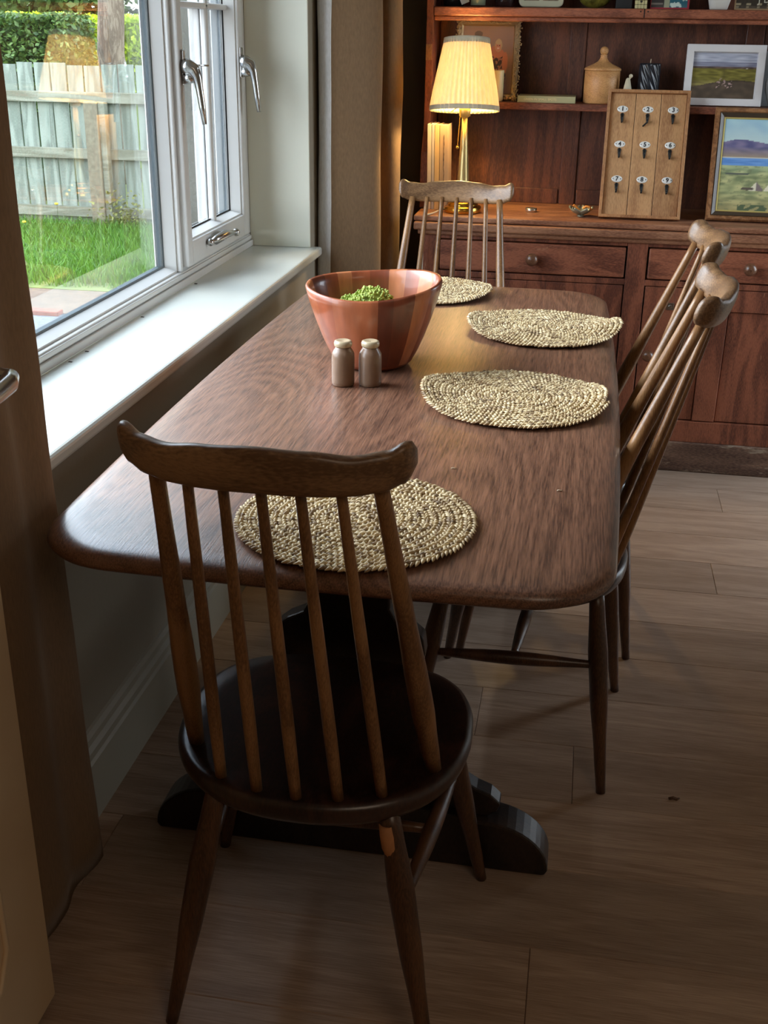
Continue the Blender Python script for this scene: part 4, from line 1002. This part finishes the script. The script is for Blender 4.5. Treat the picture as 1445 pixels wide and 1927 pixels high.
sh = mk('lamp_shade', MB(TS).lathe([(.1085, .314), (.1080, .324), (.1000, .37), (.0900, .42), (.0785, .475), (.0715, .510), (.0705, .524)], (0, 0, 0), npl*8, pleat, capb=False), M['shade'], lp, world=False, fix=False)
sd = sh.modifiers.new('solid', 'SOLIDIFY'); sd.thickness = .0012
trim_m = fabric('shade_trim', (214, 206, 180), .3, 60)
o = mk('shade_band', MB(TS).lathe([(.1100, .312), (.1108, .313), (.1100, .3265), (.1090, .3265)], (0, 0, 0), 80, capb=False), trim_m, sh, world=False, fix=False); o.modifiers.new('solid', 'SOLIDIFY').thickness = .001
o = mk('shade_band', MB(TS).lathe([(.0725, .509), (.0722, .5255)], (0, 0, 0), 80, capb=False), trim_m, sh, world=False, fix=False); o.modifiers.new('solid', 'SOLIDIFY').thickness = .001
mb = MB(TS)
for k in range(3): t = 2*PI*k/3; mb.tube([(.016*math.cos(t), .016*math.sin(t)-.012, .335), (.04*math.cos(t), .04*math.sin(t), .33), (.1075*math.cos(t), .1075*math.sin(t), .316)], .0014, 6)
mk('shade_carrier', mb, M['brass'], lp, world=False)
mb = MB(); x_, y_ = -.010, -.030
for k in range(26): mb.ball((x_-.0012*k*.25, y_, .318-.0042*k), .0018, 8, 6)
mk('pull_chain', mb, br2, lp, world=False, fix=False)
mk('pull_knob', MB().ball((x_-.008, y_, .205), .0058, 14, 10), br2, lp, world=False)
mk('lamp_cord', MB().tube([(-.056, -.01, .012), (-.07, -.03, .010), (-.085, -.06, .0055), (-.095, -.085, .0045), (-.105, -.108, .0045), (-.1095, -.1190, .0005), (-.112, -.1225, -.02), (-.116, -.1235, -.25), (-.118, -.122, -.6), (-.12, -.121, -.806)], .0026, 8), plain('clear_flex', (196, 186, 168), .4), lp, world=False)
light('table_lamp_bulb', 'POINT', (LX-.0067, LY, WZ+.385), 8.5, (1.0, .64, .24), .02)

tl = thing('tealight', 'small foil tealight on the worktop behind the far chair', 'candle', (-.168, 3.835, WZ))
mk('cup', MB().lathe([(.0165, 0), (.018, .001), (.019, .012), (.018, .012), (.001, .009)], (0, 0, 0), 28), plain('foil', (206, 200, 190), .25, .9), tl, world=False)
ldm = plain('verdigris_pewter', (150, 152, 134), .35, .5, var=.3, scale=60)
lf = thing('leaf_dish', 'small pewter leaf-petal dish holding orange scraps, left of the key rack', 'dish', (-.006, 3.775, WZ))
mb = MB()
for k in range(5):
    a_ = 2*PI*k/5+.3; cx, cy = .020*math.cos(a_), .020*math.sin(a_)
    n_, m_2 = 10, 8; vs = []
    for i in range(n_+1):
        for j in range(m_2+1):
            u, v = i/n_, (j/m_2-.5)*2; w = .017*math.sin(PI*(u*.92+.04))**.8; L_ = .040*u
            lx = L_; ly = w*v; z = .004+.020*u**1.6+.008*v*v
            vs.append((lx*math.cos(a_)-ly*math.sin(a_), lx*math.sin(a_)+ly*math.cos(a_), z))
    fs = [(i*(m_2+1)+j, (i+1)*(m_2+1)+j, (i+1)*(m_2+1)+j+1, i*(m_2+1)+j+1) for i in range(n_) for j in range(m_2)]
    mb.add(vs, fs, True)
mb.lathe([(.010, 0), (.012, .001), (.008, .005), (.001, .005)], (0, 0, 0), 20)
o = mk('petals', mb, ldm, lf, world=False, fix=False); o.modifiers.new('solid', 'SOLIDIFY').thickness = .0014
osc = plain('orange_peel', (222, 142, 62), .5)
s1 = mk('orange_stick', MB().box(-.017, .012, -.003, .003, -.003, .003), osc); s1.location = (-.018, 3.765, WZ+.0265); s1.rotation_euler = (0, math.radians(38), .3); tag(s1, 'orange stick resting in the left of the pewter leaf dish', 'stick')
s2 = mk('orange_stick', MB().tube([(-.014, 0, 0), (-.004, 0, .006), (.006, 0, .004), (.012, 0, -.004)], .004, 8), osc); s2.location = (.014, 3.765, WZ+.027); tag(s2, 'curved orange and white scrap in the right of the pewter leaf dish', 'scrap')

# ------------------------------------------------------------------ outdoors
GZ = -.2; FY = 9.1
grav = plain('gravel_path', (88, 90, 94), .9, var=.45, scale=60, bump=.8, bscale=90)
soil = plain('soil', (92, 76, 62), .95, var=.3, scale=14, bump=.5)
g_ = mk('ground', MB().box(-40, 20, -6, 60, GZ-.3, GZ-.004), plain('rough_ground', (96, 92, 70), .95, var=.3, scale=6), kind='structure')
g_['label'] = 'rough ground outside the window'
o = mk('gravel_path', MB().box(-14, -1.2, -2, 6.15, GZ-.02, GZ+.004), grav, kind='structure')
o = mk('soil_strip', MB().prism([(-14, 5.9), (-1.2, 6.12), (-1.2, 6.95), (-14, 6.9)], GZ-.02, GZ+.006, 'z'), soil, kind='structure')
o = mk('lawn_bed', MB().box(-14, -1.2, 6.7, 12.0, GZ-.02, GZ+.010), plain('lawn_soil', (92, 104, 50), .95, var=.3, scale=10), kind='structure')
mk('brick_edging', MB().box(-4.4, -2.95, 6.02, 6.10, GZ, GZ+.03), plain('red_brick_edging', (128, 70, 54), .9, var=.3, scale=18, bump=.4), bevel=.006, kind='structure')
def blades(name, x0, x1, y0, y1, n, h, mat, label, clump=None):
    rr = random.Random(n); mb = MB(); vs = []; fs = []
    for i in range(n):
        x, y = rr.uniform(x0, x1), y0+(y1-y0)*rr.random()
        if noise.noise(Vector((x*1.3, y*1.3, 0))) < -.42: continue
        dens = min(1, (y-y0+.1)/.5)
        if rr.random() > dens: continue
        hh = h*rr.uniform(.5, 1.2)*(1+.5*noise.noise(Vector((x*.9, y*.9, 3)))); a_ = rr.uniform(0, PI*2); w = rr.uniform(.003, .006); lx, ly = rr.gauss(0, .35)*hh, rr.gauss(0, .35)*hh
        dx, dy = w*math.cos(a_), w*math.sin(a_); b = len(vs)
        vs += [(x-dx, y-dy, GZ+.008), (x+dx, y+dy, GZ+.008), (x+lx*.4+dx*.7, y+ly*.4+dy*.7, GZ+hh*.6), (x+lx*.4-dx*.7, y+ly*.4-dy*.7, GZ+hh*.6), (x+lx, y+ly, GZ+hh)]
        fs += [(b, b+1, b+2, b+3), (b+3, b+2, b+4)]
    mb.add(vs, fs); o = mk(name, mb, mat, fix=False); set_rnd(o, 5); return tag(o, label, 'grass', kind='stuff')
blades('lawn_grass', -5.6, -2.0, 6.75, 8.93, 42000, .11, leafmat('grass_blade', (56, 92, 24), (106, 150, 48), trans=.35), 'bright green tufty grass between the gravel and the fence')
# fence
fn_ = thing('garden_fence', 'weathered grey-green wooden board fence with a stone post, outside the window', 'fence', (-4.5, FY, GZ))
fwm = wood('weathered_board', (100, 108, 96), (142, 150, 136), (6, 3, .8), .85, 0, .8, 5, .6, .3, wear=(92, 104, 72), wearscale=4, wearpos=.63)
frm = wood('weathered_rail', (98, 98, 80), (140, 140, 122), (.8, 3, 6), .85, 0, .8, 5, .6, .3, wear=(96, 92, 66), wearscale=5, wearpos=.62)
x = -8.9; i = 0
while x < -1.6:
    hh = 1.070+R.uniform(-.012, .012); j_ = R.uniform(-.003, .003)
    mk('fence_board', MB().box(x+j_, x+.126+j_, FY, FY+.018, GZ+.05, hh), fwm, fn_); x += .1435
for z_ in (.825, .39, -.075): mk('fence_rail', MB().box(-8.9, -1.5, FY-.045, FY-.001, z_-.040, z_+.042), frm, fn_, bevel=.004)
mk('gravel_board', MB().box(-8.9, -1.5, FY+.004, FY+.03, GZ-.02, GZ+.048), frm, fn_)
cp = plain('stone_post', (120, 112, 92), .9, var=.2, scale=30, bump=.5)
for px_ in (-5.95, -3.975, -2.0):
    mk('fence_post', MB().box(px_-.02, px_+.095, FY-.14, FY-.046, GZ-.02, .80), cp, fn_, bevel=.006)
    mk('post_side_board', MB().box(px_+.096, px_+.150, FY-.12, FY-.046, GZ-.02, .80), frm, fn_, bevel=.003)
# leaf masses
def leaves(name, label, cat, n, place, size, ma, core=None, mcore=None, trunk=None, stem_name='branch'):
    rr = random.Random(n+int(size*1000)); vs = []; fs = []
    for i in range(n):
        p = place(rr); a_, b2, c_ = rr.uniform(0, PI*2), rr.uniform(-1, 1), rr.uniform(0, PI*2); s = size*rr.uniform(.6, 1.3)
        d1 = Vector((math.cos(a_)*math.cos(b2), math.sin(a_)*math.cos(b2), math.sin(b2))); d2 = d1.cross(Vector((math.cos(c_), .3, math.sin(c_)))).normalized()
        b = len(vs); p = Vector(p); vs += [p-d1*s*.5, p+d2*s*.3, p+d1*s*.5, p-d2*s*.3]; fs.append((b, b+1, b+2, b+3))
    mb = MB(); mb.add(vs, fs); return mb
dkm = plain('hedge_shadow_leaves', (44, 64, 30), .9, var=.5, scale=6, bump=.8)
def hedge(name, label, x0, x1, y0, y1, z1, n, size, a_, b_, cc):
    t = thing(name, label, 'hedge', ((x0+x1)/2, (y0+y1)/2, GZ))
    def pl(rr):
        f = rr.random(); x = rr.uniform(x0, x1); bump = .05*noise.noise(Vector((x*2, 0, 1)))
        if f < .08: return (x1+rr.uniform(-.05, .05), rr.uniform(y0, y1), rr.uniform(GZ+.8, z1))
        if f < .72: z = rr.uniform(GZ+.8, z1); return (x, y0+rr.uniform(-.06, .05)+.12*noise.noise(Vector((x*2.5, z*2.5, 0))), z+bump)
        return (x, rr.uniform(y0, y1), z1+rr.uniform(-.04, .04)+bump)
    mb = leaves(name, label, 'hedge', n, pl, size, None); o = mk('foliage', mb, leafmat(name+'_leaf', a_, b_), t, fix=False); set_rnd(o, 4)
    mk('hedge_core', MB().box(x0+.02, x1-.02, y0+.07, y1-.05, GZ-.01, z1-.05), cc, t)
    return t
hedge('clipped_hedge', 'dark green clipped hedge rising behind the garden fence', -9.5, -4.66, 10.3, 10.8, 1.41, 26000, .055, (46, 74, 34), (104, 130, 62), dkm)
hedge('golden_hedge', 'lime-topped hedge farther behind the fence and the tree trunk', -9.4, -2.6, 13.2, 14.2, 1.44, 16000, .07, (140, 168, 24), (200, 218, 56), plain('golden_hedge_core', (112, 132, 40), .9, var=.4, scale=8))
# bark
bark = wood('tree_bark', (84, 72, 60), (140, 126, 108), (6, 6, 1.2), .95, 0, 2, 6, .6, 1.0)
def tree(name, label, x, y, r, h, crown, n, size, a_, b_, lean=(0, 0)):
    t = thing(name, label, 'tree', (x, y, GZ)); q = []; rr = random.Random(int(x*10))
    pts = [Vector((x+lean[0]*k/8+.03*math.sin(k*1.7), y+lean[1]*k/8, GZ-.05+h*k/8)) for k in range(9)]
    mk('trunk', MB().tube(pts, [r*(1.25 if k == 0 else 1)*(1-.05*k) for k in range(9)], 18), bark, t)
    mb = MB()
    for k in range(5):
        s_ = pts[5+k % 3]; a0 = rr.uniform(0, PI*2); e_ = s_+Vector((math.cos(a0)*1.1, math.sin(a0)*1.1, .7)); mb.tube([s_, s_.lerp(e_, .5)+Vector((0, 0, .15)), e_], [r*.3, r*.2, r*.08], 8)
    mk('branch', mb, bark, t)
    def pl(rr2):
        cx, cy, cz, R_ = crown[rr2.randrange(len(crown))]; a1 = rr2.uniform(0, 2*PI); s1_ = rr2.uniform(-1, 1); k = R_*(.75+.3*rr2.random()+.15*noise.noise(Vector((a1*2, s1_*3, R_)))); c1_ = math.sqrt(1-s1_*s1_)
        return (cx+k*c1_*math.cos(a1), cy+k*c1_*math.sin(a1), cz+k*s1_)
    o = mk('crown', leaves(name, label, 'tree', n, pl, size, None), leafmat(name+'_leaf', a_, b_, trans=.3), t, fix=False); set_rnd(o, 4)
    return t
tree('mature_tree', 'thick grey tree trunk rising behind the fence in front of the golden hedge', -4.92, 11.9, .165, 3.6, [(-4.7, 12.2, 4.2, 1.2), (-5.6, 12.5, 3.8, .9), (-3.8, 12.4, 3.9, .9)], 6000, .12, (60, 96, 40), (130, 160, 70))
tree('leafy_tree', 'dark leafy tree beyond the clipped hedge, left of the thick trunk', -8.4, 16.5, .16, 3.2, [(-8.6, 16.2, 2.4, 1.5), (-7.6, 16.5, 2.2, 1.1), (-9.6, 16.5, 2.3, 1.3), (-8.4, 16.2, 3.6, 1.4), (-7.5, 16.8, 3.4, 1.2)], 22000, .13, (44, 74, 34), (128, 160, 84))
tree('leafy_tree', 'mid green leafy tree beyond the golden hedge, right of the thick trunk', -5.2, 17.0, .15, 3.2, [(-4.8, 16.6, 2.3, 1.0), (-3.8, 16.8, 2.2, 1.0), (-4.6, 16.6, 3.5, 1.0)], 16000, .13, (56, 88, 38), (142, 172, 84))
tree('leafy_tree', 'large tree forming the dark background behind the other trees', -8.0, 21.0, .2, 3.6, [(-10.5, 20.5, 2.2, 2.0), (-8.0, 20.5, 2.2, 2.0), (-5.8, 20.5, 2.2, 2.0), (-9.2, 20.5, 4.6, 2.0), (-6.6, 20.5, 4.6, 2.0), (-3.8, 20.5, 2.6, 1.8)], 24000, .2, (36, 60, 30), (96, 126, 66))
# weeds and dandelions at the fence foot
def pl_(rr): return (-3.68+rr.gauss(0, .10), 8.86+rr.gauss(0, .04), GZ+.02+abs(rr.gauss(.10, .10)))
o = mk('bramble', leaves('bramble', '', '', 420, pl_, .035, None), leafmat('bramble_leaf', (92, 96, 50), (150, 150, 84)), fix=False); set_rnd(o, 4); tag(o, 'scrubby bramble at the foot of the stone fence post', 'weed')
yl = plain('dandelion_yellow', (236, 196, 40), .6)
for (xx, yy, zz, lb) in ((-4.42, 8.6, .10, 'yellow dandelion in the grass low in front of the fence'), (-4.20, 8.75, .23, 'yellow dandelion on a taller stalk against the bottom fence rail')):
    d_ = thing('dandelion', lb, 'flower', (xx, yy, GZ)); mk('flower_head', MB().ball((xx, yy, GZ+zz), .016, 12, 8, (1, 1, .6)), yl, d_); mk('stalk', MB().tube([(xx, yy, GZ), (xx+.005, yy, GZ+zz-.008)], .002, 6), dkm, d_)
# rendered outer reveal beside the window
mk('trim_3', MB().box(-1.30, -1.18, 3.40, 5.2, -.3, 2.6).box(-1.18, -1.0735, 3.393, 3.3999, .72, 2.04), plain('roughcast_render', (80, 80, 76), .95, var=.2, scale=70, bump=.8, bscale=80), kind='structure')
mk('trim_4', MB().box(-1.215, -1.075, 1.352, 3.39, .66, .7135), plain('grey_stone_sill', (96, 96, 92), .8, var=.15), bevel=.004, kind='structure')
